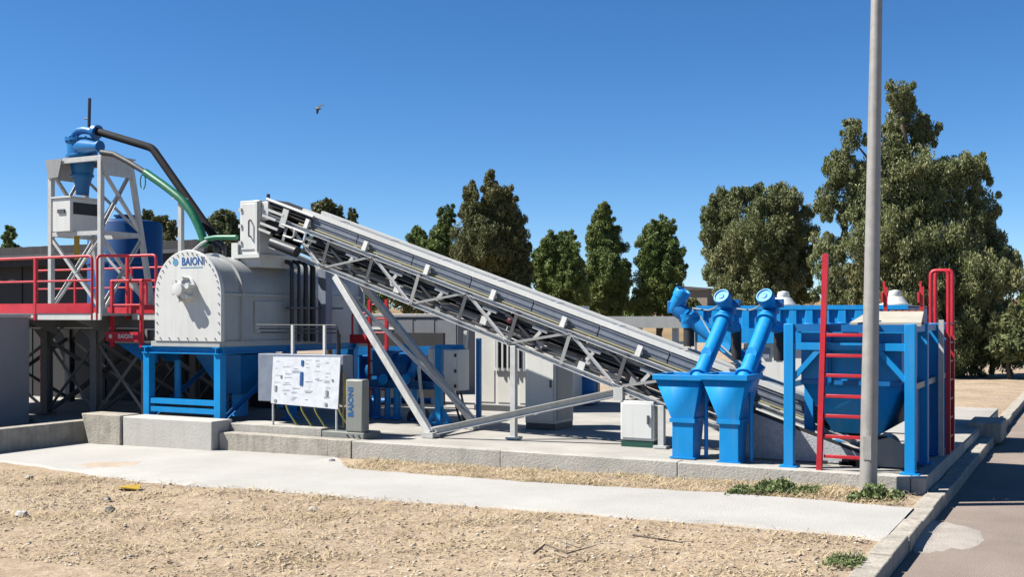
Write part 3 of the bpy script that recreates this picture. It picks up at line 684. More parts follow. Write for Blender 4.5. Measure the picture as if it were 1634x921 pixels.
# discharge chute under the mixer
t = thing('discharge_chute', 'dark blue discharge funnel hanging under the mixer', 'chute', (mc, 17, PZ))
part('funnel', frustum(mc - .25, mc + .25, 16.7, 17.2, .75, mc - .6, mc + .6, 16.3, 17.6, 1.55), dblue, t)
part('outlet', tube([(mc, 16.95, .76), (mc, 16.95, .3)], .16, 14), blue, t)
part('actuator', tube([at(284, 640, Y=16.2), at(284, 575, Y=16.2)], .07, 12), blue, t)

# ------------------------------------------------------------------ conveyor
CY0, CY1 = 16.65, 17.35
def zt(x): return 4.02 - .345 * (x + 13.52)
def zb(x): return zt(x) - .60
skirtm = M('skirt_blue_grey', (0.20, 0.235, 0.30), 0.4, var=.15, scale=6, streak=.3)
SLOPE = Vector((1, 0, -.345)).normalized(); NRM = Vector((.345, 0, 1)).normalized()
HX, TX = -14.28, -2.75
t = thing('belt_conveyor', 'long inclined galvanised truss belt conveyor rising to the mixer', 'conveyor', (-8.5, 17, PZ))
for y, s in ((CY0, -1), (CY1, 1)):
    part('top_chord', chan((HX, y, zt(HX)), (TX, y, zt(TX)), .07, .08, .012), galv, t)
    part('bottom_chord', chan((HX + .1, y, zb(HX)), (-4.55, y, zb(-4.55)), .07, .085, .012), galv, t)
    xs = np.arange(-13.73, -4.8, 1.0)
    for i, x in enumerate(xs):
        top = Vector((x, y, zt(x))); bot = top - NRM * .56
        part('truss_post', angle(top, bot, .065, .012, (0, 1, 0)), dkgrey if i % 3 else grey, t)  # darker than the galvanised chords: shade of the post faces painted in
        if i < len(xs) - 1:
            a = top if i % 2 == 0 else bot
            nx = Vector((xs[i + 1], y, zt(xs[i + 1]))); b = (nx - NRM * .56) if i % 2 == 0 else nx
            part('truss_diagonal', angle(a + Vector((0, s * .02, 0)), b + Vector((0, s * .02, 0)), .045, .008), galv if i % 2 == 0 else grey, t)
    # skirt plates on brackets with tubular top rail
    off = NRM
    sk0 = -13.42
    n_ = 8; L = (TX - .9 - sk0) / n_
    for i in range(n_):
        xa, xb = sk0 + i * L + .01, sk0 + (i + 1) * L - .01
        pa = Vector((xa, y - s * .06, zt(xa))) + NRM * .20; pb = Vector((xb, y - s * .06, zt(xb))) + NRM * .20
        part('skirt_plate', prism([(-.006, -.11), (.006, -.11), (.006, -.06), (.022, -.05), (.022, -.02), (.006, -.01), (.006, .04), (.022, .05), (.022, .08), (.006, .09), (.006, .11), (-.006, .11)], pa, pb), skirtm if s < 0 else galv, t)
    pa = Vector((sk0 - .1, y - s * .06, zt(sk0 - .1))) + NRM * .335; pb = Vector((TX - .9, y - s * .06, zt(TX - .9))) + NRM * .335
    part('skirt_rail', beam(pa, pb, .075, .075), white, t)
    pa = Vector((sk0 - .1, y - s * .03, zt(sk0 - .1))) + NRM * .07; pb = Vector((TX - .9, y - s * .03, zt(TX - .9))) + NRM * .07
    part('cable_conduit', tube([pa, pb], .018, 8), M('conduit_olive', (.32, .30, .16), .6) if s < 0 else dark, t)
    for i, x in enumerate(np.arange(-13.3, -4.1, 1.35)):
        c = Vector((x, y, zt(x)))
        part('skirt_bracket', beam(c + NRM * .04 + Vector((0, s * .03, 0)), c + NRM * .22 + Vector((0, s * .01, 0)), .06, .09, (1, 0, 0)), white, t)
        part('idler_bracket', prism([(-.05, -.02), (.05, -.02), (.05, .02), (-.05, .02)], c + NRM * .03 + Vector((0, -s * .02, 0)), c + NRM * .11 + Vector((0, -s * .16, 0))), lgrey, t)
# flat cover panels between the skirt rails
n_ = 8; L = (TX - 1.0 - (-12.9)) / n_
for i in range(n_):
    xa, xb = -12.9 + i * L + .008, -12.9 + (i + 1) * L - .008
    pa = Vector((xa, 17, zt(xa))) + NRM * .335; pb = Vector((xb, 17, zt(xb))) + NRM * .335
    part('cover_panel', prism([(-.19, -.01), (.19, -.01), (.19, .008), (.1, .02), (0, .026), (-.1, .02), (-.19, .008)], pa, pb), grey, t)
    part('cover_strap', prism([(-.2, .01), (.2, .01), (.2, .02), (0, .035), (-.2, .02)], pa + SLOPE * .05, pa + SLOPE * .1), galv, t)
shadem = M('shade_panel_grey', (0.22, 0.235, 0.27), .5, var=.2, scale=5, streak=.3)
# added panels standing in for the dark shade inside the truss, far side
for i in range(6):
    xa, xb = -13.6 + i * 1.48 + .01, -13.6 + (i + 1) * 1.48 - .01
    pa = Vector((xa, CY1 - .03, zt(xa))) - NRM * .29; pb = Vector((xb, CY1 - .03, zt(xb))) - NRM * .29
    part('shade_panel', prism([(-.004, -.2), (.004, -.2), (.004, .26), (-.004, .26)], pa, pb), shadem, t)
# belt, top and return runs
yb0, yb1 = CY0 + .09, CY1 - .09
def brun(x0, x1, off, name):
    V = []
    for x in (x0, x1):
        c = Vector((x, 0, zt(x))) + NRM * off
        for y, d in ((yb0, .1), (yb0 + .17, 0), (yb1 - .17, 0), (yb1, .1)):
            V.append(tuple(Vector((c.x, y, c.z)) + NRM * (d if off > 0 else 0)))
    o = part(name, (V, [(i, i + 1, i + 5, i + 4) for i in range(3)]), belt_m, t); md = o.modifiers.new('thick', 'SOLIDIFY'); md.thickness = .015
brun(HX + .1, TX + .1, .06, 'carrying_belt'); brun(HX + .1, TX + .1, -.3, 'return_belt')
for i, x in enumerate(np.arange(-13.2, -3.2, .98)):
    c = Vector((x, 0, zt(x)))
    for y0_, y1_, d0, d1 in ((yb0, yb0 + .17, .07, -.02), (yb0 + .18, yb1 - .18, -.025, -.025), (yb1 - .17, yb1, -.02, .07)):
        a = c + NRM * (d0 - .02); b = c + NRM * (d1 - .02); part('idler_roller', tube([(a.x, y0_, a.z), (b.x, y1_, b.z)], .045, 10), dark, t)
    a = c - NRM * .36
    part('return_roller', tube([(a.x, yb0 - .05, a.z), (a.x, yb1 + .05, a.z)], .045, 10), galv, t)
    part('roller_frame', beam((a.x - .03, CY0 + .04, a.z + .03), (a.x + .1, CY0 + .04, a.z + .16), .03, .06), lgrey, t)
    c2 = c - NRM * .1; part('idler_frame', beam(Vector((c2.x - .14, CY0 + .05, c2.z)), Vector((c2.x + .14, CY0 + .05, c2.z - .097)), .03, .045), galv, t)
    if x < -4.7:
        a = c - NRM * .56; part('cross_member', angle((a.x, CY0, a.z), (a.x, CY1, a.z), .06, .01), galv, t)
        if i % 2 == 0:
            b_ = Vector((x + .98, 0, zt(x + .98))) - NRM * .56; part('lacing_bar', angle((a.x, CY0, a.z), (b_.x, CY1, b_.z), .04, .008), galv, t)
# cable tray and motor bits inside the truss
pa, pb = Vector((-12.6, CY0 + .1, zt(-12.6))) - NRM * .2, Vector((-5.2, CY0 + .1, zt(-5.2))) - NRM * .2
part('cable_tray', chan(pa, pb, .08, .05, .008), dark, t)
pa, pb = Vector((-12.9, CY0 + .07, zt(-12.9))) - NRM * .44, Vector((-5.6, CY0 + .07, zt(-5.6))) - NRM * .44
part('cable_bundle', tube([pa.lerp(pb, k / 14) + Vector((0, 0, -.03 * (k % 2))) for k in range(15)], .025, 8), dark, t)
for i, x in enumerate((-12.2, -11.1, -10.2, -9.3, -8.2, -7.4, -6.5)):
    c = Vector((x, CY0 + .03, zt(x))) - NRM * (.36 + .05 * (i % 3)); part('junction_plate', beam(c - SLOPE * .06, c + SLOPE * .06, .05, .13), white if i % 2 else grey, t)
c = Vector((-8.85, CY0 + .12, zt(-8.85))) - NRM * .17
part('red_valve', lathe([(.0, -.09), (.085, -.07), (.09, .05), (.04, .09)], c, (0, -1, .3), 14), M('dull_red', (.20, .015, .03), .5), t)
rs = random.Random(12)
for i, x in enumerate(np.arange(-13.2, -5.0, .27)):
    c = Vector((x + rs.uniform(-.1, .1), CY0 + rs.uniform(.06, .3), zt(x))) - NRM * rs.uniform(.1, .42); l_ = rs.uniform(.08, .3)
    part('hose_clamp', beam(c, c + SLOPE * l_ + Vector((0, rs.uniform(0, .2), 0)), rs.uniform(.03, .06), rs.uniform(.02, .05)), rs.choice([galv, lgrey, dark, grey, white]), t)
for dz, y in ((.12, CY0 + .15), (.27, CY0 + .35), (.5, CY0 + .2)):
    pa, pb = Vector((-12.9, y, zt(-12.9))) - NRM * dz, Vector((-5.0, y, zt(-5.0))) - NRM * dz
    part('service_pipe', tube([pa, pb], .024, 7), lgrey, t)
for i, x in enumerate(np.arange(-12.9, -5.4, 1.96)):
    a = Vector((x, CY0 + .03, zt(x))) - NRM * .05; part('walk_bracket', beam(a, a + SLOPE * .9 - NRM * .42, .04, .07, (0, 1, 0)), dark, t)
# head drum, side plates and drive
hc = Vector((HX + .12, 17, zt(HX + .12)))
part('head_drum', tube([(hc.x, CY0 + .12, hc.z - .1), (hc.x, CY1 - .12, hc.z - .1)], .25, 24), black, t)
for y in (CY0 - .02, CY1 + .02):
    a = hc - SLOPE * .3; b = hc + SLOPE * .6
    part('head_side_plate', prism([(-.012, -.42), (.012, -.42), (.012, .22), (-.012, .22)], a, b), dkgrey if y < 17 else galv, t)
part('tensioner_plate', prism([(-.01, -.20), (.01, -.20), (.01, .16), (-.01, .16)], hc + SLOPE * .34 + Vector((0, -.42, .10)), hc + SLOPE * .48 + Vector((0, -.42, .10))), lgrey, t)
for dz, l in ((.12, .5), (-.02, .35), (-.18, .45), (-.30, .3)):
    a = hc - SLOPE * .15 + NRM * dz + Vector((0, -.42, 0)); part('tension_bar', beam(a, a + SLOPE * l, .03, .045), lgrey, t)
part('gear_motor', J(tube([at(434, 387, Y=16.45), at(474, 402, Y=16.45)], .105, 16), tube([at(440, 390, Y=16.45), at(440, 390, Y=16.8)], .08, 12)), dark, t)
part('head_hood', prism([(-.34, -.02), (.34, -.02), (.34, .0), (.28, .08), (-.28, .08), (-.34, .0)], hc - SLOPE * .2 + NRM * .22, hc + SLOPE * .95 + NRM * .22), shed_wall, t)
part('hood_edge', tube([hc - SLOPE * .2 + NRM * .30 + Vector((0, -.36, 0)), hc + SLOPE * 1.0 + NRM * .30 + Vector((0, -.36, 0))], .03, 8), galv, t)
for dx in (.35, .62):
    a = hc + SLOPE * dx + Vector((0, -.42, -.05)); part('hydraulic_line', tube(bend([a, a + SLOPE * .35, a + SLOPE * .35 - NRM * .18, a + SLOPE * .1 - NRM * .2], .06), .022, 8), lgrey, t)
part('tail_drum', tube([(TX, CY0 + .12, zt(TX) + .05), (TX, CY1 - .12, zt(TX) + .05)], .19, 20), dark, t)
# legs of the conveyor, splayed to the sides
fx = -10.22; tx = xat(536, CY0); ex = xat(988, CY0)
for y, yf in ((CY0, 16.2), (CY1, 17.8)):
    part('support_leg', beam((tx, y, zb(tx) - .05), (fx, yf, PZ + .06), .12, .12, (0, 1, 0)), lgrey, t, bevel=.006)
    part('leg_shoe', bx(fx - .12, fx + .12, yf - .12, yf + .12, PZ - .01, PZ + .08), lgrey, t)
    part('support_tie', chan((fx + .08, yf, PZ + .1), (ex, y, zb(ex) - .06), .09, .13, .014), lgrey, t)
    part('tie_gusset', bx(ex - .08, ex + .08, y - .06, y + .06, zb(ex) - .2, zb(ex) + .02), lgrey, t)
part('leg_brace', angle((tx + .2, CY0, zb(tx) - .3), (fx, 17.8, PZ + .15), .07, .01), galv, t)
part('leg_cross_bar', beam((fx, 16.2, PZ + .12), (fx, 17.8, PZ + .12), .08), lgrey, t)
for px, y in ((820, CY0), (1056, CY0)):
    x = xat(px, y); part('support_post', beam((x, y, PZ), (x, y, zb(x)), .10, .10, (0, 1, 0)), lgrey, t, bevel=.006); part('post_shoe', bx(x - .11, x + .11, y - .11, y + .11, PZ - .01, PZ + .03), lgrey, t)

# transfer box on the mixer
bY0 = 16.6; bt = zat(400, 320, bY0); bA, bB = xat(383, bY0), xat(414, bY0)
t = thing('transfer_box', 'tall white steel transfer box on top of the mixer at the conveyor head', 'chute', ((bA + bB) / 2, 17.2, mz1))
part('casing', bx(bA, bB, bY0, 17.75, mz1 - .3, bt), white, t, bevel=.012)
part('base_flange', bx(bA - .1, bB + .06, bY0 - .08, 17.85, mz1 - .12, mz1 - .05), white, t)
part('front_door', bx(bA + .05, bB - .08, bY0 - .022, bY0 - .002, mz1 + .05, bt - .06), white, t, bevel=.006)
for z in (mz1 + .15, mz1 + .48, mz1 + .8): part('hinge', bx(bA - .0, bA + .07, bY0 - .05, bY0 - .024, z, z + .07), lgrey, t)
part('door_handle', tube(bend([(bB - .2, bY0 - .02, mz1 + .3), (bB - .2, bY0 - .08, mz1 + .3), (bB - .2, bY0 - .08, mz1 + .62), (bB - .2, bY0 - .02, mz1 + .62)], .03), .016, 8), dkgrey, t)
part('door_stiffener', bx(bB - .07, bB - .02, bY0 - .05, bY0 - .002, mz1 + .0, bt - .02), white, t)
part('side_hood', bx(bB + .002, HX + .05, bY0 + .05, 17.6, zt(HX) - .1, bt - .03), white, t, bevel=.01)
part('vent_stub', tube([(bB - .12, 17.0, bt - .02), (bB - .12, 17.0, bt + .16)], .035, 10), dark, t)
# pipes down the mixer side
t = thing('riser_pipes', 'bundle of dark vertical pipes beside the mixer shell', 'pipes', (mx1 + .15, 17.9, 1.6))
for px, m_, r_ in ((466, dark, .045), (477, dark, .035), (488, dark, .05), (499, black, .06)):
    X_ = mx1 + .12; p = at(px, 500, X=X_)
    part('pipe', tube(bend([(X_ - .3, p.y, zat(px, 415, p.y)), (X_, p.y, zat(px, 420, p.y)), (X_, p.y, zat(px, 545, p.y))], .12), r_, 10), m_, t)
p = at(514, 500, X=mx1 + .2)
part('duct', bx(mx1 + .1, mx1 + .3, p.y, p.y + .2, 1.75, zat(514, 430, p.y)), bluegrey, t)
part('clamp_bar', bx(mx1 + .05, mx1 + .19, 17.3, 19.0, 2.45, 2.49), dkgrey, t)

# ------------------------------------------------------------------ valve rack, panel and pillar in front of the mixer
PY = 15.5; pxa, pxb = xat(410, PY), xat(546, PY); za, zc_ = zat(480, 566, PY), zat(480, 648, PY)
t = thing('control_panel', 'printed white control panel board on a blue grey cabinet in front of the mixer', 'control panel', ((pxa + pxb) / 2, PY, PZ))
part('cabinet', bx(pxa, pxb, PY + .03, PY + .32, zc_ + .05, za), bluegrey, t, bevel=.012)
bxl = xat(437, PY)
bd = part('board', (lambda V: (V, [(0, 1, 2, 3), (7, 6, 5, 4), (0, 4, 5, 1), (1, 5, 6, 2), (2, 6, 7, 3), (3, 7, 4, 0)]))(
    [(bxl, PY - .02, za - .05), (pxb, PY - .05, za - .03), (pxb - .02, PY - .1, zc_ - .02), (bxl, PY - .08, zc_ + .03), (bxl, PY + .0, za - .05), (pxb, PY - .03, za - .03), (pxb - .02, PY - .08, zc_ - .02), (bxl, PY - .06, zc_ + .03)]), paper, t)
rs = random.Random(5)
def onboard(u, v):  # u along X, v down
    x = bxl + u * (pxb - bxl - .02); z = za - .05 - v * (za - zc_ - .08); y = PY - .02 - .03 * u - .06 * v + .01 * u * v - .006; return x, y, z
for u, v, a, h in ((.44, .12, .05, .10), (.43, .36, .06, .09), (.43, .46, .06, .09), (.43, .55, .06, .07), (.05, .68, .045, .10), (.82, .74, .045, .11), (.13, .42, .03, .05), (.9, .46, .03, .04), (.05, .94, .05, .05), (.81, .97, .05, .05)):
    x, y, z = onboard(u, v); part('panel_switch', bx(x, x + a, y - .006, y + .006, z - h / 2, z + h / 2), printb if .4 < u < .5 else grey, bd)
for i in range(46):
    u, v = rs.choice((.04, .18, .32, .52, .66, .80)) + rs.uniform(-.02, .02), .06 + .87 * ((i * 7) % 23) / 23; x, y, z = onboard(u, v); ln = rs.uniform(.05, .17)
    part('print_block', bx(x, x + ln, y + .003, y + .008, z - rs.choice((.0, .0, .02)), z + .009), paperl, bd)
for v in (.33, .66):
    x, y, z = onboard(.02, v); x2, _, z2 = onboard(.97, v); part('panel_joint', bx(x, x2, y - .022 + .03, y + .012, z - .006, z + .0), paperl, bd)
for u in (.02, .97):
    x, y, z = onboard(u, .97); part('panel_leg', tube([(x, y + .03, z), (x, y + .03, PZ + .12)], .02, 8), lgrey, t)
for i, u in enumerate((.2, .42, .62, .98)):
    x, y, z = onboard(u, .97); part('control_hose', tube(bend([(x, y + .04, z + .1), (x + .05, y + .02, z - .12), (x + .22, y + .1, PZ + .15)], .15), .017, 7), yhose, t)
x, y, z = onboard(1.0, .3); part('control_hose', tube(bend([(x + .02, y + .1, z), (x + .08, y + .06, z - .25), (x + .02, y + .1, z - .6), (x - .05, y + .2, PZ + .15)], .15), .017, 7), yellow, t)
for px in (467, 518):
    x = xat(px, PY + .1); part('rack_post', beam((x, PY + .1, za), (x, PY + .1, zat(px, 519, PY + .1)), .045, .045, (0, 1, 0)), white, t)
for i, py in enumerate((519, 525, 531)):
    xl, xr = xat(409, PY + .16), xat(538, PY + .16); z = zat(470, py, PY + .16)
    part('rack_pipe', tube(bend([(xl, PY + .16 + .04 * i, z), (xr, PY + .16 + .04 * i, z), (xr, PY + .16 + .04 * i, za - .1)], .06), .015, 8), dark, t)
solo('panel_plinth', bx(xat(367, 15.32), xat(512, 15.32), 15.33, 16.0, PZ - .02, PZ + .14), conc, 'flat pale concrete plinth in front of the printed control panel', 'plinth', bevel=.01)
qx0, qx1 = xat(551, 15.36), xat(579, 15.36); qz = zat(565, 606, 15.36)
t = thing('lettered_pillar', 'short grey steel pillar with vertical blue lettering beside the control panel', 'pillar', ((qx0 + qx1) / 2, 15.5, PZ))
part('body', bx(qx0, qx1, 15.36, 15.56, PZ + .1, qz), M('pillar_grey', (.30, .32, .29), .5, var=.08, streak=.2), t, bevel=.03)
bp_ = part('base', bx(xat(512, 15.34) + .02, qx1 + .03, 15.34, 15.85, PZ - .02, PZ + .10), M('base_grey', (.30, .32, .29), .55), t, bevel=.01)
text('lettering', 'BAIONI', 0.15, (qx0 + .12, 15.357, (PZ + qz) / 2 + .12), (R(90), R(-90), 0), printb, t, 0.004, 1.05)
part('bolts', J(*[lathe([(.018, 0), (.018, .02)], (qx0 + .06 + k * .12, 15.34, PZ + .05), (0, -1, 0), 6) for k in range(3)]), dkgrey, bp_, kind='stuff')

# ------------------------------------------------------------------ pump skid, cabinets and red ladder behind the conveyor legs
SY = 18.7
def P(px, py, y=SY): return at(px, py, Y=y)
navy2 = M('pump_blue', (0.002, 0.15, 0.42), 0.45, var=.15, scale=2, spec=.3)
t = thing('pump_skid', 'blue pump skid of pipes, posts and motor behind the conveyor legs', 'pump', (P(640, 690).x, SY + .4, PZ))
fl = PZ
for px, r_ in ((602, .08), (619, .06), (634, .08), (662, .06)):
    p = P(px, 600); part('pipe_leg', tube([(p.x, SY, fl), (p.x, SY, zat(px, 618, SY))], r_, 14), blue if px > 605 else dblue, t)
    part('flange', lathe([(r_ + .05, 0), (r_ + .05, .04)], (p.x, SY, fl + .0)), blue, t)
a, b = P(588, 612), P(690, 616)
part('skid_beam', ibeam(a, b, .14, .16, .02), navy2, t)
part('skid_beam', ibeam(a + Vector((0, 1.2, 0)), b + Vector((0, 1.2, 0)), .14, .16, .02), navy2, t)
for p in (a, b): part('skid_cross', ibeam(p, p + Vector((0, 1.2, 0)), .12, .14, .02), navy2, t)
pm = P(645, 590, SY + .5)
part('pump_casing', lathe([(.12, -.3), (.3, -.26), (.36, -.1), (.36, .1), (.3, .26), (.16, .3)], pm, (1, 0, 0), 24), navy2, t)
part('motor', J(tube([pm + Vector((.3, 0, 0)), pm + Vector((.95, 0, 0))], .2, 18), *[bx(pm.x + .4 + k * .05, pm.x + .42 + k * .05, pm.y - .22, pm.y + .22, pm.z - .22, pm.z + .22) for k in range(9)]), navy2, t)
part('delivery_pipe', tube(bend([P(655, 600, SY + .2), P(668, 575, SY + .2), P(650, 548, SY + .2)], .3), .1, 14), blue, t)
part('valve_box', bx(pm.x - .6, pm.x - .1, SY + .2, SY + .6, zat(580, 600, SY), zat(580, 560, SY)), navy2, t)
part('suction_pipe', tube(bend([P(560, 640, SY + .3), P(590, 636, SY + .3), P(592, 690, SY + .3)], .2), .09, 14), dblue, t)
part('wheel', J(tube([P(668, 668) + Vector((0, -.1, 0)), P(668, 668) + Vector((0, .1, 0))], .22, 20)), black, t)
part('motor_guard', bx(P(678, 0).x, P(694, 0).x, SY - .2, SY + .1, zat(685, 690, SY), zat(685, 664, SY)), M('rust_box', (.30, .06, .03), .7), t)
part('slanted_stay', beam(P(668, 585, SY - .1), P(677, 672, SY - .1), .05), white, t)
for i, px in enumerate((612, 648)): part('hand_valve', lathe([(.1, 0), (.12, .02), (.1, .04)], P(px, 606, SY - .05), (0, -1, .2), 14), blue, t)
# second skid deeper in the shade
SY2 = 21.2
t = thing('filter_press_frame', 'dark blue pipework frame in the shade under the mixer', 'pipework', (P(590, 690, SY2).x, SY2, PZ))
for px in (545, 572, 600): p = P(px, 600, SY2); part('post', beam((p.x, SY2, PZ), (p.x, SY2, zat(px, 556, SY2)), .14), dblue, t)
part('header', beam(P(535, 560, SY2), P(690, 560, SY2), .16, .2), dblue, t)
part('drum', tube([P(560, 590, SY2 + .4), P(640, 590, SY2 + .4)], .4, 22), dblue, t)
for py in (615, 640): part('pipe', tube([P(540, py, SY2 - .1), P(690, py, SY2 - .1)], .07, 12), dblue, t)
# blue stand with white electrical cabinets
EY = 18.2
t = thing('cabinet_stand', 'blue post stand holding white electrical boxes behind the conveyor', 'stand', (P(715, 690, EY).x, EY, PZ))
px0 = P(701, 0, EY).x; px1 = P(764, 0, EY).x; zT = zat(701, 554, EY)
part('post', beam((px0, EY, PZ), (px0, EY, zT), .13, .13, (0, 1, 0)), blue, t, bevel=.006)
part('post', beam((px1, EY, PZ), (px1, EY, zat(764, 540, EY)), .08, .08, (0, 1, 0)), dblue, t)
part('arm', beam((px0 - .06, EY, zT), (P(742, 0, EY).x, EY, zT), .1, .1), blue, t)
part('mast', beam(P(742, 556, EY), P(744, 528, EY), .07, .07, (0, 1, 0)), lgrey, t)
part('foot_plate', bx(px0 - .2, px0 + .2, EY - .2, EY + .2, PZ - .01, PZ + .03), blue, t)
for dx in (-.25, .25): part('stay', beam((px0 + dx, EY, PZ + .02), (px0, EY, PZ + .35), .03, .1), blue, t)
t = thing('electrical_box', 'white electrical box with three black latches on the blue stand', 'electrical box', (P(720, 625, EY - .3).x, EY - .1, zat(720, 625, EY - .3)))
bb = [P(709, 0, EY - .3).x, P(731, 0, EY - .3).x, zat(720, 624, EY - .3), zat(720, 558, EY - .3)]
part('body', bx(bb[0], bb[1], EY - .3, EY + .12, bb[2], bb[3]), white, t, bevel=.012)
part('door', bx(bb[0] + .02, bb[1] - .02, EY - .325, EY - .302, bb[2] + .02, bb[3] - .02), white, t, bevel=.006)
for f in (.12, .48, .86): part('latch', bx(bb[1] - .06, bb[1] - .02, EY - .35, EY - .326, bb[2] + f * (bb[3] - bb[2]) - .03, bb[2] + f * (bb[3] - bb[2]) + .03), black, t)
for k in range(3): part('cable', tube(bend([(bb[0] + .08 + k * .08, EY - .1, bb[2]), (bb[0] + .1 + k * .09, EY - .05, bb[2] - .3), (bb[0] + .2 + k * .1, EY, PZ + .02)], .2), .022, 7), black, t)
sb = [P(684, 0, EY + .1).x, P(698, 0, EY + .1).x]
t = thing('junction_box', 'narrow white junction box half hidden behind the blue post', 'electrical box', (sb[0] + .1, EY + .2, zat(690, 600, EY)))
part('body', bx(sb[0], sb[1] + .1, EY + .07, EY + .35, zat(690, 598, EY), zat(690, 556, EY)), white, t, bevel=.012)
part('door', bx(sb[0] + .02, sb[1] + .08, EY + .05, EY + .068, zat(690, 596, EY), zat(690, 558, EY)), white, t)
# red access ladder
LY2 = 19.2
t = thing('access_ladder', 'red access ladder with side rails behind the conveyor head legs', 'ladder', (P(608, 690, LY2).x, LY2, PZ))
la, lb_ = P(590, 0, LY2).x, P(617, 0, LY2).x; lt2 = zat(600, 478, LY2)
for x in (la, lb_): part('side_rail', beam((x, LY2, PZ), (x, LY2, lt2), .06, .07, (0, 1, 0)), red, t)
for k in range(8): z = PZ + .25 + k * .3; part('rung', tube([(la, LY2, z), (lb_, LY2, z)], .018, 8), red, t)
part('step_plate', bx(la - .45, la - .03, LY2 - .1, LY2 + .25, zat(568, 548, LY2), zat(568, 534, LY2)), red, t)
part('guard_rail', tube(bend([(la - .45, LY2, zat(568, 545, LY2)), (la - .45, LY2, zat(568, 500, LY2)), (la, LY2, zat(568, 500, LY2))], .08), .025, 8), red, t)

# tall and low white cabinets on the pad
def cabinet(name, label, x0, x1, y0, y1, z1, basem, bh):
    t = thing(name, label, 'cabinet', ((x0 + x1) / 2, (y0 + y1) / 2, PZ))
    part('body', bx(x0, x1, y0, y1, PZ + bh, z1), white, t, bevel=.012)
    part('plinth', bx(x0 + .01, x1 - .01, y0 + .01, y1 - .01, PZ - .02, PZ + bh), basem, t)
    part('door', bx(x0 + .03, x1 - .03, y0 - .02, y0 - .002, PZ + bh + .04, z1 - .04), white, t, bevel=.005)
    part('side_panel', bx(x1 + .002, x1 + .014, y0 + .06, y1 - .06, PZ + bh + .05, z1 - .05), grey, t)
    part('handle', bx(x1 - .1, x1 - .07, y0 - .045, y0 - .02, (z1 + PZ) / 2, (z1 + PZ) / 2 + .14), dkgrey, t)
    return t
cabinet('tall_cabinet', 'tall white electrical cabinet standing behind the conveyor tie beam', xat(838, 18.3), xat(886, 18.3), 18.3, 19.1, zat(860, 552, 18.3), dkgrey, .1)
cabinet('low_cabinet', 'low white cabinet with dark green base under the conveyor', xat(990, 16.6), xat(1043, 16.6), 16.6, 17.1, zat(1010, 640, 16.6), dgreen, .09)
bp = at(932, 645, Z=PZ)
t = thing('blue_drum', 'blue steel drum on the pad behind the tall cabinet', 'drum', (bp.x, bp.y, PZ))
part('body', lathe([(.27, 0), (.29, .02), (.28, .3), (.295, .31), (.28, .33), (.28, .6), (.295, .61), (.28, .63), (.28, .86), (.29, .88), (.26, .88)], (bp.x, bp.y, PZ)), dblue, t)
part('bung', tube([(bp.x + .12, bp.y, PZ + .88), (bp.x + .12, bp.y, PZ + .91)], .04, 10), dkgrey, t)

# ------------------------------------------------------------------ dosing hoppers
def hopper(name, label, pxf0, pxf1, y0, pyrim, group=None):
    x0, x1 = xat(pxf0, y0), xat(pxf1, y0); z1 = zat((pxf0 + pxf1) / 2, pyrim, y0); y1 = y0 + .78
    c = (x0 + x1) / 2; zm = z1 - .62; t = thing(name, label, 'hopper', (c, (y0 + y1) / 2, PZ))
    fx0, fx1, fy0, fy1 = x0 + .24, x1 - .13, y0 + .08, y0 + .58
    V, F = frustum(fx0, fx1, fy0, fy1, zm, x0, x1, y0, y1, z1); F = [f for i, f in enumerate(F) if i != 1]
    o = part('funnel', (V, F), blue, t, sharp=8); o.modifiers.new('thick', 'SOLIDIFY').thickness = .012
    part('rim', J(bx(x0 - .03, x1 + .03, y0 - .03, y0 + .02, z1 - .02, z1 + .06), bx(x0 - .03, x1 + .03, y1 - .02, y1 + .03, z1 - .02, z1 + .06), bx(x0 - .03, x0 + .02, y0 + .02, y1 - .02, z1 - .02, z1 + .06), bx(x1 - .02, x1 + .03, y0 + .02, y1 - .02, z1 - .02, z1 + .06)), blue, t, bevel=.006)
    part('lid', bx(x0 + .02, x1 - .02, y0 + .02, y1 - .02, z1 + .005, z1 + .03), dblue, t)
    part('collar', bx(fx0 - .03, fx1 + .03, fy0 - .03, fy1 + .03, zm - .03, zm + .03), blue, t)
    part('pedestal', frustum(fx0 + .0, fx1 - .0, fy0, fy1 - .17, PZ, fx0, fx1, fy0, fy1, zm - .03), blue, t, bevel=.008)
    part('foot_plate', bx(fx0 - .03, fx1 + .03, fy0 - .03, fy1 - .14, PZ - .01, PZ + .012), blue, t)
    part('support_post', tube([(x1 - .02, y0 + .35, PZ), (x1 - .02, y0 + .35, z1 - .2)], .032, 10), blue, t)
    return c, y0 + .4, z1, t
h1 = hopper('dosing_hopper', 'blue dosing hopper nearer the low white cabinet', 1045, 1117, 15.45, 605, 'dosing hoppers')
h2 = hopper('dosing_hopper', 'blue dosing hopper nearer the large framed hopper', 1119, 1190, 15.27, 605, 'dosing hoppers')
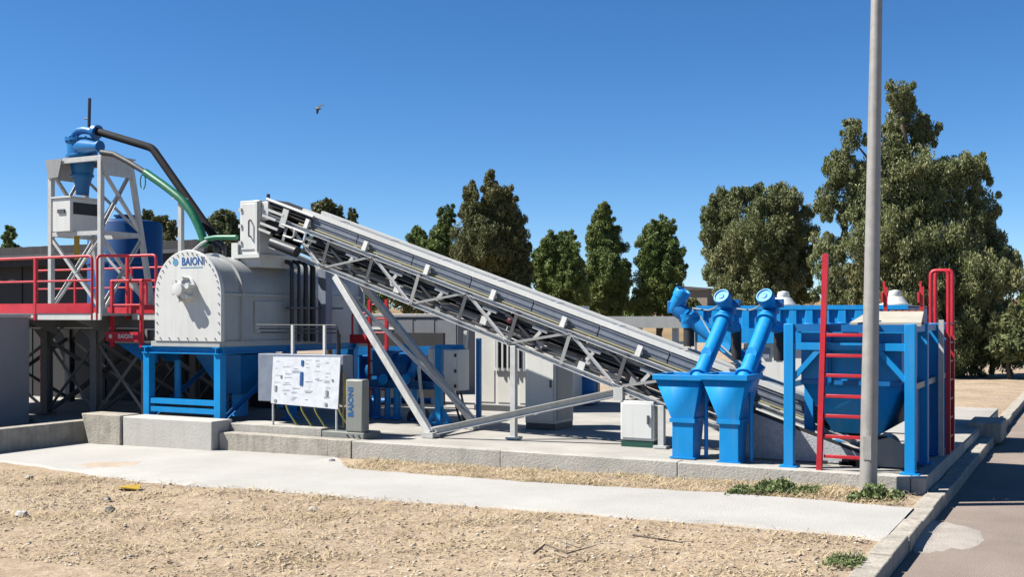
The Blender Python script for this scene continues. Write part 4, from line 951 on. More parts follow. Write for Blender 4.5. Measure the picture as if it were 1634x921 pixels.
def screw(name, label, bot, top, r, motor_dir, black_spout=None, group='screw conveyors'):
    bot, top = Vector(bot), Vector(top); d = (top - bot).normalized(); t = thing(name, label, 'screw conveyor', bot, group)
    part('tube', tube([bot, top], r, 20), blue, t)
    part('lower_flange', lathe([(r + .04, -.02), (r + .04, .02)], bot + d * .12, d), blue, t)
    part('inspection_port', lathe([(.07, 0), (.07, .05), (.085, .05), (.085, .07)], bot.lerp(top, .45) + Vector((0, -r * .8, 0)), Vector((0, -1, .2)), 12), blue, t)
    part('upper_flange', J(lathe([(r + .045, -.02), (r + .045, .02)], top, d), lathe([(r + .02, .06), (r + .02, .1)], top, d)), blue, t)
    m0 = top + d * .1; m1 = m0 + d * .2; md = Vector(motor_dir).normalized()
    part('gearbox', J(lathe([(r, 0), (r * 1.05, .1), (r * .8, .24)], m0, d, 18), bx(m1.x - .1, m1.x + .1, m1.y - .1, m1.y + .1, m1.z - .1, m1.z + .1)), dblue, t, bevel=.01)
    mt = part('motor', lathe([(.085, -.1), (.115, -.05), (.12, .2), (.135, .2), (.135, .3), (.125, .32), (.108, .32), (.10, .30), (.045, .30), (.04, .315), (.01, .318)], m1, md, 20), blue, t)
    part('terminal_box', bx(m1.x - .05 + .13, m1.x + .05 + .13, m1.y - .06, m1.y + .06, m1.z + .0, m1.z + .13), dblue, mt)
    return t, m1
for (c, y, z, _), pt, lab in ((h1, (1155, 512), 'blue inclined screw conveyor rising from the hopper nearer the low white cabinet'), (h2, (1224, 512), 'blue inclined screw conveyor rising from the hopper nearer the large framed hopper')):
    top = at(pt[0] - 1, pt[1], Y=y + .95); bot = (c + .18, y, z - .05)
    t, m1 = screw('screw_conveyor', lab, bot, top, .115, (-.15, -.8, .6))
    part('drop_spout', tube([top + Vector((.12, .3, -.1)), top + Vector((.12, .3, -.62))], .085, 14), black, t)
    part('spout_neck', tube([top + Vector((.02, .05, -.05)), top + Vector((.12, .3, -.12))], .1, 14), blue, t)
    part('cable', tube(bend([m1 + Vector((-.1, 0, .1)), m1 + Vector((-.35, .2, -.05)), m1 + Vector((-.8, .6, .0))], .3), .012, 6), grey, t)
b3, t3 = at(1214, 596, Y=17.3), at(1100, 508, Y=17.2)
t, m1 = screw('screw_conveyor', 'blue screw conveyor slanting up to the left above the belt conveyor', b3, t3, .125, (.5, -.1, .9))
part('drop_spout', tube([t3 + Vector((.0, -.02, -.08)), t3 + Vector((.0, -.02, -.46))], .09, 16), black, t)
part('spout_neck', lathe([(.16, 0), (.11, -.22)], t3 + Vector((0, -.02, .06)), (0, 0, 1), 16), blue, t)
part('cable', tube([at(1118, 505, Y=17.05), at(1138, 540, Y=17.05), at(1165, 565, Y=17.05), at(1190, 585, Y=17.05)], .014, 6), lgrey, t)

# ------------------------------------------------------------------ framed receiving hopper with ladders
HY0 = 15.33; hx0, hx1 = xat(1260, HY0), xat(1453, HY0); HZ = zat(1350, 517, HY0); HY1 = 18.95
t = thing('receiving_hopper', 'large blue receiving hopper in a square post frame beside the road', 'hopper', ((hx0 + hx1) / 2, 17, PZ))
ysl = (HY0, 16.55, 17.75, HY1)
for y in ysl:
    for x in (hx0, hx1):
        part('leg', beam((x, y, PZ), (x, y, HZ), .135, .135, (0, 1, 0)), blue, t, bevel=.008); part('foot_plate', bx(x - .12, x + .12, y - .12, y + .12, PZ - .01, PZ + .02), blue, t)
for y in (HY0, HY1):
    part('top_beam', beam((hx0 + .07, y, HZ - .06), (hx1 - .07, y, HZ - .06), .08, .1), dblue, t)
    part('cross_beam', beam((hx0 + .07, y, HZ - .31), (hx1 - .07, y, HZ - .31), .09, .1), blue, t)
    for s, x in ((1, hx0), (-1, hx1)): part('knee_brace', beam((x + s * .06, y, HZ - .75), (x + s * .42, y, HZ - .34), .07, .07), blue, t)
for x in (hx0, hx1):
    for a, b in zip(ysl, ysl[1:]):
        part('side_beam', beam((x, a + .07, HZ - .06), (x, b - .07, HZ - .06), .08, .1), blue, t); part('side_beam', beam((x, a + .07, HZ - .85), (x, b - .07, HZ - .85), .07, .08), grey, t)
ix0, ix1, iy0, iy1 = hx0 + .13, hx1 - .13, HY0 + .13, HY1 - .13; zk = zat(1350, 612, HY0)
bn = part('bin_wall', J(bx(ix0, ix1, iy0, iy0 + .012, zk, HZ - .04), bx(ix0, ix1, iy1 - .012, iy1, zk, HZ - .04), bx(ix0, ix0 + .012, iy0 + .012, iy1 - .012, zk, HZ - .04), bx(ix1 - .012, ix1, iy0 + .012, iy1 - .012, zk, HZ - .04)), blue, t)
V, F = frustum(xat(1330, iy0 + .2), xat(1404, iy0 + .2), iy0 + .2, iy1 - .9, zat(1365, 692, iy0 + .2), ix0, ix1, iy0, iy1, zk)
o = part('bin_cone', (V, [f for i, f in enumerate(F) if i not in (0, 1)]), blue, t, sharp=8); o.modifiers.new('thick', 'SOLIDIFY').thickness = .01
part('bin_rim', J(bx(ix0 - .04, ix1 + .04, iy0 - .04, iy0 - .001, HZ - .13, HZ - .035)), blue, t)
for x in (ix0 + .4, ix1 - .45): part('wall_stiffener', beam((x, iy0 - .03, zk), (x, iy0 - .03, HZ - .1), .05, .05, (0, 1, 0)), dblue, t)
part('wall_rib', bx(ix0, ix1, iy0 - .035, iy0 - .001, zk - .03, zk + .03), dblue, t)
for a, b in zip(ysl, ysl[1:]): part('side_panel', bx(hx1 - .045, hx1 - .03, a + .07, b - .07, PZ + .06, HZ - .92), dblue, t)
# top grating board, posts and yellow strips
gz_ = HZ + .02
cb0 = at(1356, 515, Y=HY0 + .2); cb1 = at(1470, 515, Y=HY0 + .2); cb2 = at(1474, 497, Y=HY0 + .95); cb3 = at(1386, 497, Y=HY0 + .95)
V = [tuple(p) for p in (cb0, cb1, cb2, cb3)]; V += [(a, b, c - .05) for a, b, c in V]
part('cover_board', (V, [(0, 1, 2, 3), (7, 6, 5, 4), (0, 4, 5, 1), (1, 5, 6, 2), (2, 6, 7, 3), (3, 7, 4, 0)]), cream, t)
for k in range(5): part('yellow_strip', bx(hx1 - .42 + k * .09, hx1 - .36 + k * .09, HY0 + 1.05, HY0 + 1.3, gz_, gz_ + .17), orange, t)
# ladder in front
t = thing('front_ladder', 'red ladder leaning upright on the front of the framed hopper', 'ladder', (xat(1345, 15.2), 15.2, PZ))
LXa, LXb = xat(1311, 15.2), xat(1386, 15.2)
part('side_rail', beam((LXa - .03, 15.2, PZ - .0), (LXa + .05, 15.23, zat(1316, 405, 15.2)), .07, .09, (0, 1, 0)), red, t)
part('side_rail', beam((LXb - .02, 15.2, PZ - .0), (LXb + .02, 15.23, HZ + .1), .06, .08, (0, 1, 0)), red, t)
for k, py in enumerate((535, 568, 600, 633, 665, 698, 730)):
    z = zat(1345, py, 15.2); part('rung', beam((LXa + .03, 15.2, z), (LXb - .03, 15.2, z), .035, .045), red, t, bevel=.005)
# red posts on top
for px, lab in ((1413, 'short red post on the hopper top beside the lamp pole'), (1471, 'short red post on the hopper top by the orange strips')):
    y = 16.6; x = xat(px, y); solo('guard_post', J(beam((x, y, HZ - .1), (x, y, zat(px, 458, y)), .055), beam((x - .02, y, zat(px, 458, y)), (x - .02, y, zat(px, 449, y)), .03), beam((x - .04, y - .04, HZ + .3), (x - .04, y - .04, HZ + .45), .03)), red, lab, 'post')
# ladder with hooped handrails on the road side
t = thing('hooped_ladder', 'red ladder with tall hooped handrails on the road side of the hopper', 'ladder', (hx1 + .2, 17.5, PZ))
lx = hx1 + .07
for y in (17.85, 18.4):
    p = at(1516, 600, Y=y)
    part('side_rail', beam((lx + .12, y, PZ), (lx + .12, y, zat(1516, 540, y) + .05), .06, .07, (0, 1, 0)), red, t)
    zt_ = zat(1500, 432, y)
    part('hoop', tube(bend([(lx + .12, y, HZ - .3), (lx + .12, y, zt_), (lx - .13, y, zt_), (lx - .13, y, HZ - .12), (lx + .1, y, HZ - .2)], .08), .03, 10), red, t)
for k in range(7): z = PZ + .25 + k * .29; part('rung', tube([(lx + .12, 17.85, z), (lx + .12, 18.4, z)], .02, 8), red, t)
solo('grey_post', beam((hx1 + .12, 17.6, PZ), (hx1 + .12, 17.6, HZ + .05), .07, .07, (0, 1, 0)), lgrey, 'slim light grey post at the road side of the framed hopper', 'post')

# concrete side wall under the conveyor tail, rubber strip
t = thing('tail_wall', 'grey concrete side wall with sloping top under the hopper', 'wall', (-3.4, 16.1, PZ))
part('panel', extrude_y([(-4.75, PZ), (-2.45, PZ), (-2.45, .42), (-2.75, zt(-2.75) - .02), (-4.55, zt(-4.55) - .03), (-4.75, zt(-4.75) - .05)], 16.02, 16.16), M('grey_block', (.58, .60, .63), .9, var=.2, scale=22, bump=.5, bscale=40, spec=.2), t)
part('rubber_strip', prism([(-.03, -.02), (.03, -.02), (.03, .02), (-.03, .02)], (-4.6, 16.07, zt(-4.6) + .0), (-2.8, 16.07, zt(-2.8) + .0)), black, t)
part('tail_bracket', extrude_y([(-2.75, PZ), (-2.3, PZ), (-2.3, .5), (-2.5, .62), (-2.75, .55)], 15.92, 15.95), grey, t)
part('tail_bracket', extrude_y([(-4.95, PZ), (-4.6, PZ), (-4.75, 1.05), (-4.88, 1.05)], 15.98, 16.01), grey, t)
rs = random.Random(9)
for k in range(7):
    x = rs.uniform(-3.6, -2.7); part('rubber_scrap', bx(x, x + rs.uniform(.08, .2), 15.8, 15.86, PZ, PZ + rs.uniform(.04, .12)), black, t)

# ------------------------------------------------------------------ blue corrugated bin and vents
BY = 20.6; bx0, bx1 = xat(1112, BY), -2.95; bzt = zat(1300, 489, BY); bzb = zat(1200, 548, BY); bzm = zat(1200, 524, BY)
t = thing('corrugated_bin', 'blue corrugated steel storage bin on a white base behind the screw conveyors', 'bin', ((bx0 + bx1) / 2, BY + 1.3, PZ))
poly, x, k = [], bx0, 0
pr = []
while x < bx1 - .3:
    pr += [(x, 0), (x + .13, 0), (x + .16, .06), (x + .27, .06)]; x += .30
pr.append((bx1, 0))
V = [(a, BY + d, z) for z in (bzm, bzt - .06) for a, d in pr] + [(a, BY + .075, z) for z in (bzm, bzt - .06) for a in (bx0, bx1)]; n = len(pr)
F = [(i, i + 1, n + i + 1, n + i) for i in range(n - 1)] + [(2 * n, 2 * n + 1, 2 * n + 3, 2 * n + 2), (0, n, 2 * n + 2, 2 * n), (n - 1, 2 * n - 1, 2 * n + 3, 2 * n + 1), tuple(range(n)) + (2 * n + 1, 2 * n), tuple(range(n, 2 * n)) + (2 * n + 3, 2 * n + 2)]
part('corrugated_wall', (V, F), blue, t, sharp=5)
part('top_rail', bx(bx0 - .02, bx1, BY - .008, BY + .08, bzt - .06, bzt + .02), blue, t)
part('lower_band', bx(bx0, bx1, BY - .02, BY + .08, bzb, bzm), blue, t)
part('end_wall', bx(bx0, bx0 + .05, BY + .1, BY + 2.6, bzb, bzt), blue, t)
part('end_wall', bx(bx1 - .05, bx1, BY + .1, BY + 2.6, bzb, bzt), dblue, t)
part('roof', bx(bx0, bx1, BY + .1, BY + 2.6, bzt - .02, bzt + .015), lgrey, t)
bs = part('base', bx(bx0 + .9, bx1, BY + .1, BY + 2.6, PZ, bzb - .01), white, t)
for k in range(4):
    xx = xat(1182 + 17 * k, BY); part('louvre', bx(xx, xx + .12, BY + .07, BY + .097, zat(1200, 572, BY), zat(1200, 557, BY)), bluegrey, bs)
part('end_post', bx(bx0 - .1, bx0 - .025, BY - .05, BY + .08, PZ, bzt - .05), white, t)
for px, lab in ((1250, 'white cone roof vent beside the nearest screw conveyor head'), (1428, 'white cone roof vent seen between the lamp pole and hooped ladder')):
    p = at(px, 487, Y=BY + .6); z0 = bzt + .015
    t = thing('roof_vent', lab, 'vent', (p.x, BY + .6, z0), 'white roof vents')
    part('flange', lathe([(.30, 0), (.30, .03)], (p.x, BY + .6, z0)), white, t)
    part('cone', lathe([(.24, .03), (.15, .16), (.11, .17), (.12, .2), (.10, .27), (.02, .29)], (p.x, BY + .6, z0)), white, t)

# ------------------------------------------------------------------ lamp post
pb = at(1385, 788, Z=0.0)
t = thing('lamp_post', 'tall tapered grey steel lamp post standing in front of the blue hopper', 'lamp post', (pb.x, pb.y, 0))
ptop = Vector((at(1400, -60, Y=pb.y).x, pb.y, zat(1400, -60, pb.y)))
hgt = ptop.z + 1.6; dx = (ptop.x - pb.x) / ptop.z
part('pole', tube([(pb.x, pb.y, -.2), (pb.x + dx * 1.2, pb.y, 1.2), (pb.x + dx * hgt, pb.y, hgt)], [.112, .108, .058], 20), polem, t)
part('arm', tube(bend([(pb.x + dx * hgt, pb.y, hgt - .05), (pb.x + dx * hgt, pb.y, hgt + .5), (pb.x + dx * hgt + 1.2, pb.y - .3, hgt + .7)], .4), .035, 12), polem, t)
part('luminaire', frustum(pb.x + dx * hgt + 1.0, pb.x + dx * hgt + 1.6, pb.y - .45, pb.y - .2, hgt + .62, pb.x + dx * hgt + 1.1, pb.x + dx * hgt + 1.5, pb.y - .4, pb.y - .25, hgt + .78), grey, t, bevel=.02)
part('access_cover', bx(pb.x - .05 + .01, pb.x + .05 + .01, pb.y - .118, pb.y - .1, .45, .75), polem, t)

# ------------------------------------------------------------------ bird
bp = at(507, 173, D=45)
V = [(0, 0, 0), (-.09, 0, .02), (.10, 0, .0), (0, .03, .03), (0, .03, -.03), (-.03, -.02, .02), (.05, -.02, .02), (.28, -.25, .14), (.18, -.2, .10), (-.03, .02, .02), (.05, .02, .02), (-.16, .3, -.06), (-.08, .25, -.03), (-.2, .03, .0), (-.2, -.03, 0)]
def bird():
    body = lathe([(.002, -.2), (.03, -.12), (.05, 0), (.035, .1), (.012, .16)], bp, (-1, 0, .25), 10)
    w1 = ([tuple(bp + Vector(v)) for v in ((-.07, 0, .02), (.07, 0, .02), (.32, .02, .15), (.22, .03, .17), (.0, .01, .09))] + [tuple(bp + Vector(v)) for v in ((-.07, .015, .02), (.07, .015, .02), (.32, .035, .15), (.22, .045, .17), (.0, .025, .09))], [(0, 1, 2, 3, 4), (9, 8, 7, 6, 5), (0, 5, 6, 1), (1, 6, 7, 2), (2, 7, 8, 3), (3, 8, 9, 4), (4, 9, 5, 0)])
    w2 = ([tuple(bp + Vector(v)) for v in ((-.07, 0, .0), (.07, 0, .0), (-.1, .12, -.2), (-.17, .12, -.16))] + [tuple(bp + Vector(v)) for v in ((-.07, .02, .01), (.07, .02, .01), (-.1, .14, -.2), (-.17, .14, -.16))], [(0, 1, 2, 3), (7, 6, 5, 4), (0, 4, 5, 1), (1, 5, 6, 2), (2, 6, 7, 3), (3, 7, 4, 0)])
    b = tag(link_mesh('bird', body, dark), 'small dark bird flying high in the blue sky', 'bird')
    part('wing', w1, dark, b); part('wing', w2, dark, b)
bird()

# ================================================================== TREES
def leaf_cloud(rng, blobs, per, leaf, width, droop, clumps=26):
    out = []
    for (c, rx, ry, rz) in blobs:
        m = (rx * ry * rz) ** (1 / 3)
        k = max(8, int(clumps)); n = max(4, int(per / k))
        d = rng.normal(size=(k, 3)); d /= np.linalg.norm(d, axis=1)[:, None]
        rr = rng.uniform(.3, 1.04, k) ** .6
        cc = np.array(c) + d * rr[:, None] * np.array([rx, ry, rz])
        cr = m * rng.uniform(.10, .30, k)
        p = rng.normal(size=(k, n, 3)); p /= (np.linalg.norm(p, axis=2)[:, :, None] + 1e-6); p *= rng.uniform(.15, 1, (k, n, 1)) ** .6
        p = cc[:, None, :] + p * cr[:, None, None] * np.array([1, 1, 1.25]); out.append(p.reshape(-1, 3))
    for (c, rx, ry, rz) in blobs:
        n = int(per * .35); q = rng.normal(size=(n, 3)); q /= np.linalg.norm(q, axis=1)[:, None]
        out.append(np.array(c) + q * (rng.uniform(0, 1, (n, 1)) ** .45) * np.array([rx, ry, rz]) * .80)
    P_ = np.concatenate(out); N = len(P_)
    a = rng.normal(size=(N, 3)); a[:, 2] -= droop; a /= np.linalg.norm(a, axis=1)[:, None]
    b = rng.normal(size=(N, 3)); b -= (b * a).sum(1)[:, None] * a; b /= np.linalg.norm(b, axis=1)[:, None]
    L = leaf * rng.uniform(.6, 1.35, (N, 1)); W = width * rng.uniform(.6, 1.3, (N, 1))
    V = np.stack([P_ - a * L / 2, P_ + b * W / 2 - a * L * .1, P_ + a * L / 2, P_ - b * W / 2 - a * L * .1], 1)
    return V.reshape(-1, 3)
def tree(name, label, D, base_px, blobs_px, leaf, width, total, mat, seed, droop=1.0, cat='tree', group='trees behind the plant', tr=.16, flat=.8):
    rng = np.random.default_rng(seed); rnd = random.Random(seed)
    base = at(base_px[0], HY + 20, D=D); base.z = -.05
    t = thing(name, label, cat, base, group)
    F = Vector((-ST, CT, 0)); s = D / F_PX; bl = []
    for (cx, cy, rx, ry) in blobs_px:
        c = at(cx, cy, D=D) + F * rnd.uniform(-.6, .6) * rx * s
        bl.append(((c.x, c.y, c.z), rx * s * 1.1, rx * s * flat * 1.1, ry * s * 1.08))
    tot = sum((b[1] * b[3]) for b in bl); V = []
    for b in bl: V.append(leaf_cloud(rng, [b], total * b[1] * b[3] / tot, leaf, width, droop, clumps=max(14, 90 * b[1] * b[3] / (tot / len(bl)) ** 1.0 * .5)))
    quads('crown', np.concatenate(V), mat, t, origin=tuple(base + Vector((0, 0, 1))))
    top = max(bl, key=lambda b: b[0][2]); tp = Vector(top[0])
    zs = [0, .25, .5, .75, 1]; pts = [base.lerp(tp, z) + Vector((rnd.uniform(-.15, .15), rnd.uniform(-.15, .15), 0)) * (1 if 0 < z else 0) for z in zs]
    part('trunk', tube(pts, [tr * 1.4, tr, tr * .8, tr * .5, tr * .15], 10), bark, t)
    for b in bl[1:]:
        c = Vector(b[0]); f = max(.12, min(.8, (c.z - base.z) / (tp.z - base.z) - .25)); s0 = base.lerp(tp, f)
        mid = s0.lerp(c, .5) + Vector((0, 0, -.15)); part('limb', tube([s0, mid, c], [tr * .4, tr * .25, tr * .07], 6), bark, t)
    return t
tree('eucalyptus_tree', 'very tall broad olive eucalyptus tree behind the lamp post', 42, (1500, 600),
     [(1432, 155, 24, 28), (1445, 190, 34, 30), (1475, 215, 26, 32), (1420, 232, 28, 30), (1357, 222, 20, 28), (1345, 268, 32, 36), (1322, 320, 24, 32), (1375, 320, 42, 45), (1440, 290, 66, 52), (1510, 285, 40, 42), (1552, 275, 22, 26), (1560, 335, 34, 44), (1480, 365, 78, 58), (1395, 385, 58, 55), (1575, 385, 36, 36), (1590, 432, 40, 38), (1440, 460, 72, 52), (1530, 450, 66, 60), (1326, 400, 28, 34), (1350, 455, 45, 40), (1612, 425, 22, 22), (1570, 520, 56, 56), (1490, 540, 60, 54), (1600, 560, 34, 40), (1540, 575, 40, 34), (1400, 500, 40, 30)],
     0.156, 0.045, 247500, euc, 21, 1.8, tr=.3)
tree('bushy_tree', 'round bushy olive tree above the corrugated blue bin', 47, (1215, 560),
     [(1165, 328, 34, 30), (1225, 325, 42, 28), (1188, 312, 20, 15), (1142, 365, 24, 46), (1200, 380, 58, 46), (1262, 365, 34, 38), (1160, 430, 36, 45), (1225, 440, 55, 48), (1282, 415, 20, 45), (1195, 475, 50, 30), (1262, 470, 36, 35)],
     0.164, 0.047, 120000, euc, 22, 1.4, tr=.22)
tree('slim_tree', 'slim rounded green tree left of the bushy olive tree', 55, (1052, 560),
     [(1062, 362, 18, 16), (1040, 368, 16, 16), (1050, 392, 30, 30), (1032, 415, 18, 32), (1072, 418, 22, 36), (1050, 445, 34, 36), (1030, 480, 26, 26), (1066, 480, 26, 28)], 0.164, 0.051, 60000, grn, 23, .5, tr=.14)
tree('slim_tree', 'slim tall green pointed tree behind the middle of the conveyor', 55, (968, 560),
     [(964, 336, 13, 16), (962, 360, 22, 24), (952, 385, 17, 30), (976, 392, 24, 32), (962, 425, 32, 36), (988, 440, 20, 34), (950, 465, 24, 34), (980, 480, 28, 30)], 0.164, 0.051, 60000, grn, 24, .5, tr=.14)
tree('low_tree', 'lower rounded green tree between the dark tree and the slim trees', 52, (890, 560),
     [(880, 390, 20, 18), (905, 385, 16, 16), (882, 415, 32, 28), (908, 420, 22, 30), (862, 435, 18, 36), (895, 455, 36, 34), (925, 465, 18, 28), (880, 485, 36, 26)], 0.164, 0.051, 60000, grn, 25, .5, tr=.14)
tree('dark_tree', 'tall dark pointed tree rising above the conveyor belt', 48, (790, 560),
     [(781, 288, 11, 18), (786, 312, 19, 24), (752, 310, 14, 20), (806, 318, 16, 26), (752, 340, 22, 30), (785, 350, 30, 34), (818, 355, 19, 40), (765, 390, 40, 40), (806, 395, 34, 42), (740, 405, 20, 30), (832, 415, 18, 44), (790, 435, 52, 40), (750, 440, 26, 34), (825, 465, 26, 36), (780, 475, 50, 30)], 0.164, 0.047, 127500, cyp, 26, 1.3, tr=.2)
tree('twin_tree', 'two-topped green tree at the shoulder of the dark pointed tree', 54, (695, 560),
     [(712, 345, 15, 20), (708, 375, 20, 28), (665, 375, 14, 18), (662, 398, 19, 20), (690, 405, 24, 26), (715, 420, 20, 36), (685, 435, 34, 30), (655, 425, 16, 20)], 0.164, 0.051, 51000, grn, 27, .5, tr=.14)
tree('far_tree', 'dark tree top showing just above the conveyor head', 60, (525, 560),
     [(522, 330, 17, 12), (510, 342, 16, 16), (535, 345, 16, 20), (525, 365, 28, 20), (520, 395, 30, 24), (530, 430, 30, 26)], 0.234, 0.078, 13500, cyp, 28, .5)
tree('far_tree', 'small tree tip right of the tree top at the conveyor head', 60, (564, 560),
     [(562, 346, 8, 12), (563, 366, 11, 16), (565, 395, 16, 22), (565, 430, 20, 26)], 0.234, 0.078, 6750, cyp, 29, .5)
tree('far_tree', 'olive tree left of the hose post behind the shed', 66, (255, 560),
     [(235, 347, 12, 11), (255, 358, 18, 14), (272, 368, 16, 16), (240, 372, 20, 14), (258, 390, 30, 20)], 0.234, 0.078, 12000, cyp, 30, .5)
tree('far_tree', 'olive tree between the hose post and transfer box', 66, (356, 560),
     [(350, 346, 12, 10), (368, 345, 13, 11), (348, 365, 22, 18), (372, 368, 20, 20), (360, 395, 34, 24)], 0.234, 0.078, 13500, euc, 31, .5)
tree('far_tree', 'tiny tree top above the shed roof near the picture edge', 75, (18, 560), [(18, 366, 8, 6), (16, 378, 12, 10), (18, 400, 16, 16)], 0.234, 0.078, 3750, grn, 32, .5)
# low shrubs along the field
for i, (px, py, rx, ry, D, lab) in enumerate(((1612, 530, 40, 50, 40, 'green bush at the picture edge beyond the road'), (1665, 500, 50, 60, 46, 'leafy tree at the picture edge behind the green bush'), (1100, 492, 26, 20, 58, 'low bush between the slim tree and the bushy tree'), (1012, 495, 22, 20, 60, 'low bush between the two slim trees'), (935, 492, 22, 20, 60, 'low bush behind the conveyor left of the pointed tree'), (590, 455, 44, 48, 58, 'broad dark bush behind the red access ladder'), (668, 470, 50, 36, 58, 'broad bush behind the dark grey container cabin'), (748, 485, 44, 30, 56, 'low bush at the foot of the dark pointed tree'), (830, 492, 50, 24, 56, 'low bush under the lower rounded tree'))):
    tree('bush', lab, D, (px, 560), [(px, py - ry * .35, rx * .6, ry * .45), (px - rx * .4, py, rx * .5, ry * .5), (px + rx * .4, py + ry * .1, rx * .55, ry * .5), (px, py + ry * .4, rx * .9, ry * .5)], .28, .09, 9000 if D < 50 else 5000, grn if i % 2 else euc, 40 + i, .4, 'bush', 'bushes along the field', .06)

# ================================================================== GROUND LITTER
def scatter(n, y0, y1, seed, x0=-17, x1=-2.05, ok=None):
    rng = np.random.default_rng(seed); pts = []
    while len(pts) < n:
        y = rng.uniform(y0, y1); x = rng.uniform(x0, x1)
        u = (x * CT + y * ST) / (-x * ST + y * CT)
        if abs(u) > .55: continue
        if ok and not ok(x, y): continue
        f = math.sin(x * 1.7 + 1.3 * math.sin(y * .9)) * math.sin(y * 2.3 + math.sin(x * .8)) + .5 * math.sin(x * 4.1 - y * 3.3)
        if rng.random() > .25 + .5 * max(0.0, f): continue
        pts.append((x, y))
    return np.array(pts), rng
def pebbles(name, n, y0, y1, seed, smin, smax, ok=None):
    p, rng = scatter(n, y0, y1, seed, ok=ok)
    octa = np.array([(1, 0, 0), (0, 1, 0), (-1, 0, 0), (0, -1, 0), (0, 0, 1), (0, 0, -1)], float)
    fc = np.array([(0, 1, 4), (1, 2, 4), (2, 3, 4), (3, 0, 4), (1, 0, 5), (2, 1, 5), (3, 2, 5), (0, 3, 5)])
    s = smin + (smax - smin) * rng.random(n) ** 5
    th = rng.uniform(0, 6.28, n); V = np.tile(octa, (n, 1, 1)) * rng.uniform(.6, 1.2, (n, 6, 1)) * s[:, None, None]
    V[:, :, 2] *= .42; c, q = np.cos(th)[:, None], np.sin(th)[:, None]
    X = V[:, :, 0] * c - V[:, :, 1] * q; Y = V[:, :, 0] * q + V[:, :, 1] * c
    g = np.array([gz(x) for x in p[:, 0]])
    V = np.stack([X + p[:, :1], Y + p[:, 1:], V[:, :, 2] + (g + s * .2)[:, None]], 2).reshape(-1, 3)
    Fc = (fc[None] + (np.arange(n) * 6)[:, None, None]).reshape(-1, 3)
    return quads(name, V, pebm, kind='stuff', F=Fc)
o = pebbles('pebbles', 15000, 7.2, 11.75, 1, .005, .034); tag(o, 'small pale pebbles strewn over the dry foreground ground', 'pebbles')
verge = lambda x, y: x > -10.6
o = pebbles('gravel_strip', 5000, 13.85, 15.0, 2, .005, .022, verge); tag(o, 'gravel along the foot of the pad wall', 'gravel')
def straw(name, n, y0, y1, seed, label, ok=None, ln=.10, clump=False):
    p, rng = scatter(n, y0, y1, seed, ok=ok)
    if clump:
        k = rng.integers(0, max(1, n // 25), n); p = p[k] + rng.normal(0, .12, (n, 2)); p[:, 1] = np.clip(p[:, 1], y0, y1)
    th = rng.uniform(0, 6.28, n); L = ln * rng.uniform(.3, 1.3, n); W = .0045; up = rng.uniform(0, .5, n) * L
    d = np.stack([np.cos(th), np.sin(th)], 1); pr = np.stack([-d[:, 1], d[:, 0]], 1)
    g = np.array([gz(x) for x in p[:, 0]]) + .012
    a = np.column_stack([p - d * L[:, None] / 2, g]); b = np.column_stack([p + d * L[:, None] / 2, g + up]); w_ = np.column_stack([pr * W, np.zeros(n)])
    V = np.stack([a - w_, a + w_, b + w_ * .3, b - w_ * .3], 1).reshape(-1, 3)
    o = quads(name, V, strawm, kind='stuff'); tag(o, label, 'straw'); return o
straw('dry_straw', 17000, 7.2, 11.75, 3, 'dry straw scattered over the foreground ground')
straw('dry_grass', 9000, 13.85, 15.0, 4, 'dry grass along the foot of the pad wall', verge, .13, True)
def weed(label, px0, px1, py0, py1, n, seed, leaf=.07, h=.2):
    rng = np.random.default_rng(seed); c = at((px0 + px1) / 2, py1 - (py1 - py0) * .3, Z=0); a = at(px0, py1 - 6, Z=0); b = at(px1, py1 - 6, Z=0)
    t = thing('weed_clump', label, 'weeds', c, 'green weeds on the gravel'); u = rng.uniform(0, 1, n); ex = b - a
    hh = h * np.sqrt(np.clip(1 - (2 * u - 1) ** 2, .05, 1)) * rng.uniform(.5, 1, n)
    hh *= .7 + .5 * np.sin(u * 17 + seed) * np.sin(u * 7)
    P_ = np.stack([a.x + ex.x * u, a.y + ex.y * u + rng.normal(0, .13, n), rng.uniform(0, 1, n) * np.clip(hh, .04, 1)], 1)
    av = rng.normal(size=(n, 3)); av[:, 2] += .7; av /= np.linalg.norm(av, axis=1)[:, None]
    bv = rng.normal(size=(n, 3)); bv -= (bv * av).sum(1)[:, None] * av; bv /= np.linalg.norm(bv, axis=1)[:, None]
    L = leaf * rng.uniform(.5, 1.3, (n, 1)); W = L * .42
    V = np.stack([P_ - av * L / 2, P_ + bv * W / 2, P_ + av * L / 2, P_ - bv * W / 2], 1).reshape(-1, 3)
    quads('leaves', V, weedm, t, origin=tuple(c))
    st_ = [tube([(a.x + ex.x * k / 9, a.y + ex.y * k / 9, 0), (a.x + ex.x * k / 9 + .03, a.y + ex.y * k / 9, .1)], .006, 5) for k in range(1, 9)]
    part('stems', J(*st_), weedm, t)
weed('long low green weed patch on the gravel left of the lamp post', 1166, 1306, 762, 792, 2600, 1)
weed('green weed clump round the foot of the lamp post', 1356, 1440, 768, 802, 1800, 2, h=.22)
weed('sparse green weeds by the kerb at the bottom of the picture', 1318, 1378, 872, 905, 420, 3, leaf=.05, h=.1)
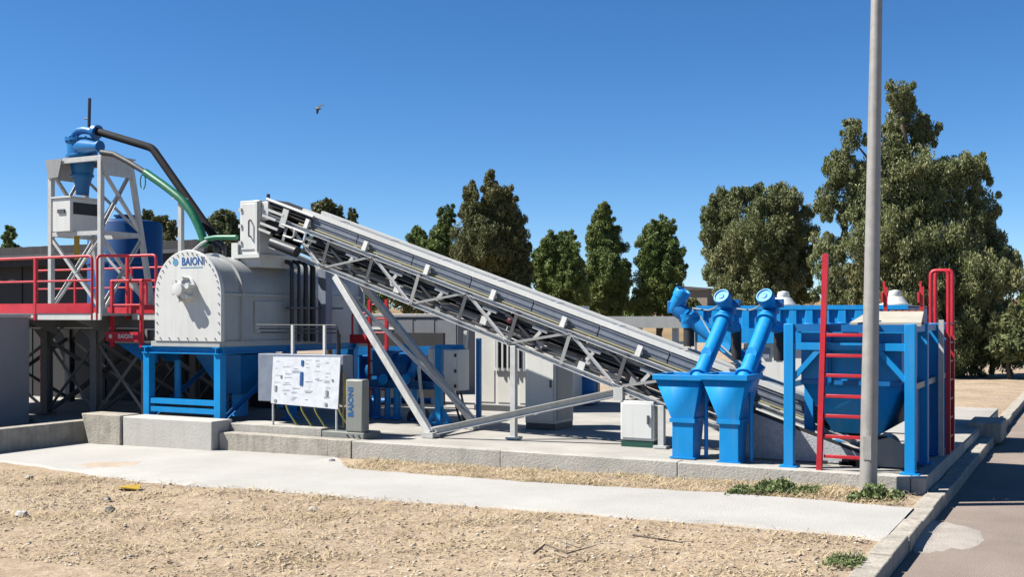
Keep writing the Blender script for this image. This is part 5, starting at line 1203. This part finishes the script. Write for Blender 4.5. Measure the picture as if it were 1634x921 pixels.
# odd stones, branches and a yellow scrap
def stone(label, px, py, s, mat, name='stone', seed=0):
    rs = random.Random(seed); p = at(px, py, Z=-.05); V, F = lathe([(s * .7, 0), (s, s * .3), (s * .75, s * .75), (s * .2, s * .9)], (p.x, p.y, gz(p.x) - .01), n=9)
    V = [(x + rs.uniform(-.2, .2) * s, y + rs.uniform(-.2, .2) * s, z + rs.uniform(-.06, .06) * s) for x, y, z in V]; solo(name, (V, F), mat, label, 'stone')
stone('white stone on the gravel below the pad wall', 528, 733, .085, stone_w, seed=1)
stone('dark stone on the ground below the yellow scrap', 176, 810, .07, dkgrey, seed=2)
stone('small dark stone at the left near the path edge', 46, 754, .06, concd, seed=3)
stone('pale flat stone low on the left of the foreground', 34, 816, .08, stone_w, seed=4)
stone('light stone in the middle of the foreground', 500, 812, .06, stone_w, seed=5)
stone('dark stone at the path edge above the yellow scrap', 172, 791, .05, dkgrey, seed=6)
p = at(208, 781, Z=-.1)
V = [(p.x - .2, p.y - .05, gz(p.x) + .02), (p.x - .05, p.y - .12, gz(p.x) + .05), (p.x + .2, p.y - .03, gz(p.x) + .03), (p.x + .1, p.y + .1, gz(p.x) + .07), (p.x - .15, p.y + .07, gz(p.x) + .05)]
solo('plastic_scrap', (V + [(a, b, c - .015) for a, b, c in V], [(0, 1, 2, 3, 4), (9, 8, 7, 6, 5)] + [(i, i + 5, (i + 1) % 5 + 5, (i + 1) % 5) for i in range(5)]), yellow, 'crumpled yellow plastic scrap on the gravel', 'scrap')
def twig(label, pts, seed):
    rs = random.Random(seed); q = [at(x, y, Z=0.03) + Vector((0, 0, rs.uniform(-.01, .05))) for x, y in pts]
    t = thing('twig', label, 'twig', q[0]); part('stem', tube(q, [.012] + [.009] * (len(q) - 2) + [.004], 6), bark, t)
    for k in range(4):
        b = q[0].lerp(q[-1], rs.uniform(.15, .9)); part('side_twig', tube([b, b + Vector((rs.uniform(-.2, .2), rs.uniform(-.12, .12), rs.uniform(.0, .06)))], [.006, .002], 5), bark, t)
twig('dry branching twig lying in the foreground right of centre', [(852, 884), (870, 876), (905, 890), (950, 872)], 1)
twig('thin dry twig lying nearer the concrete path', [(1010, 862), (1050, 868), (1090, 866)], 2)
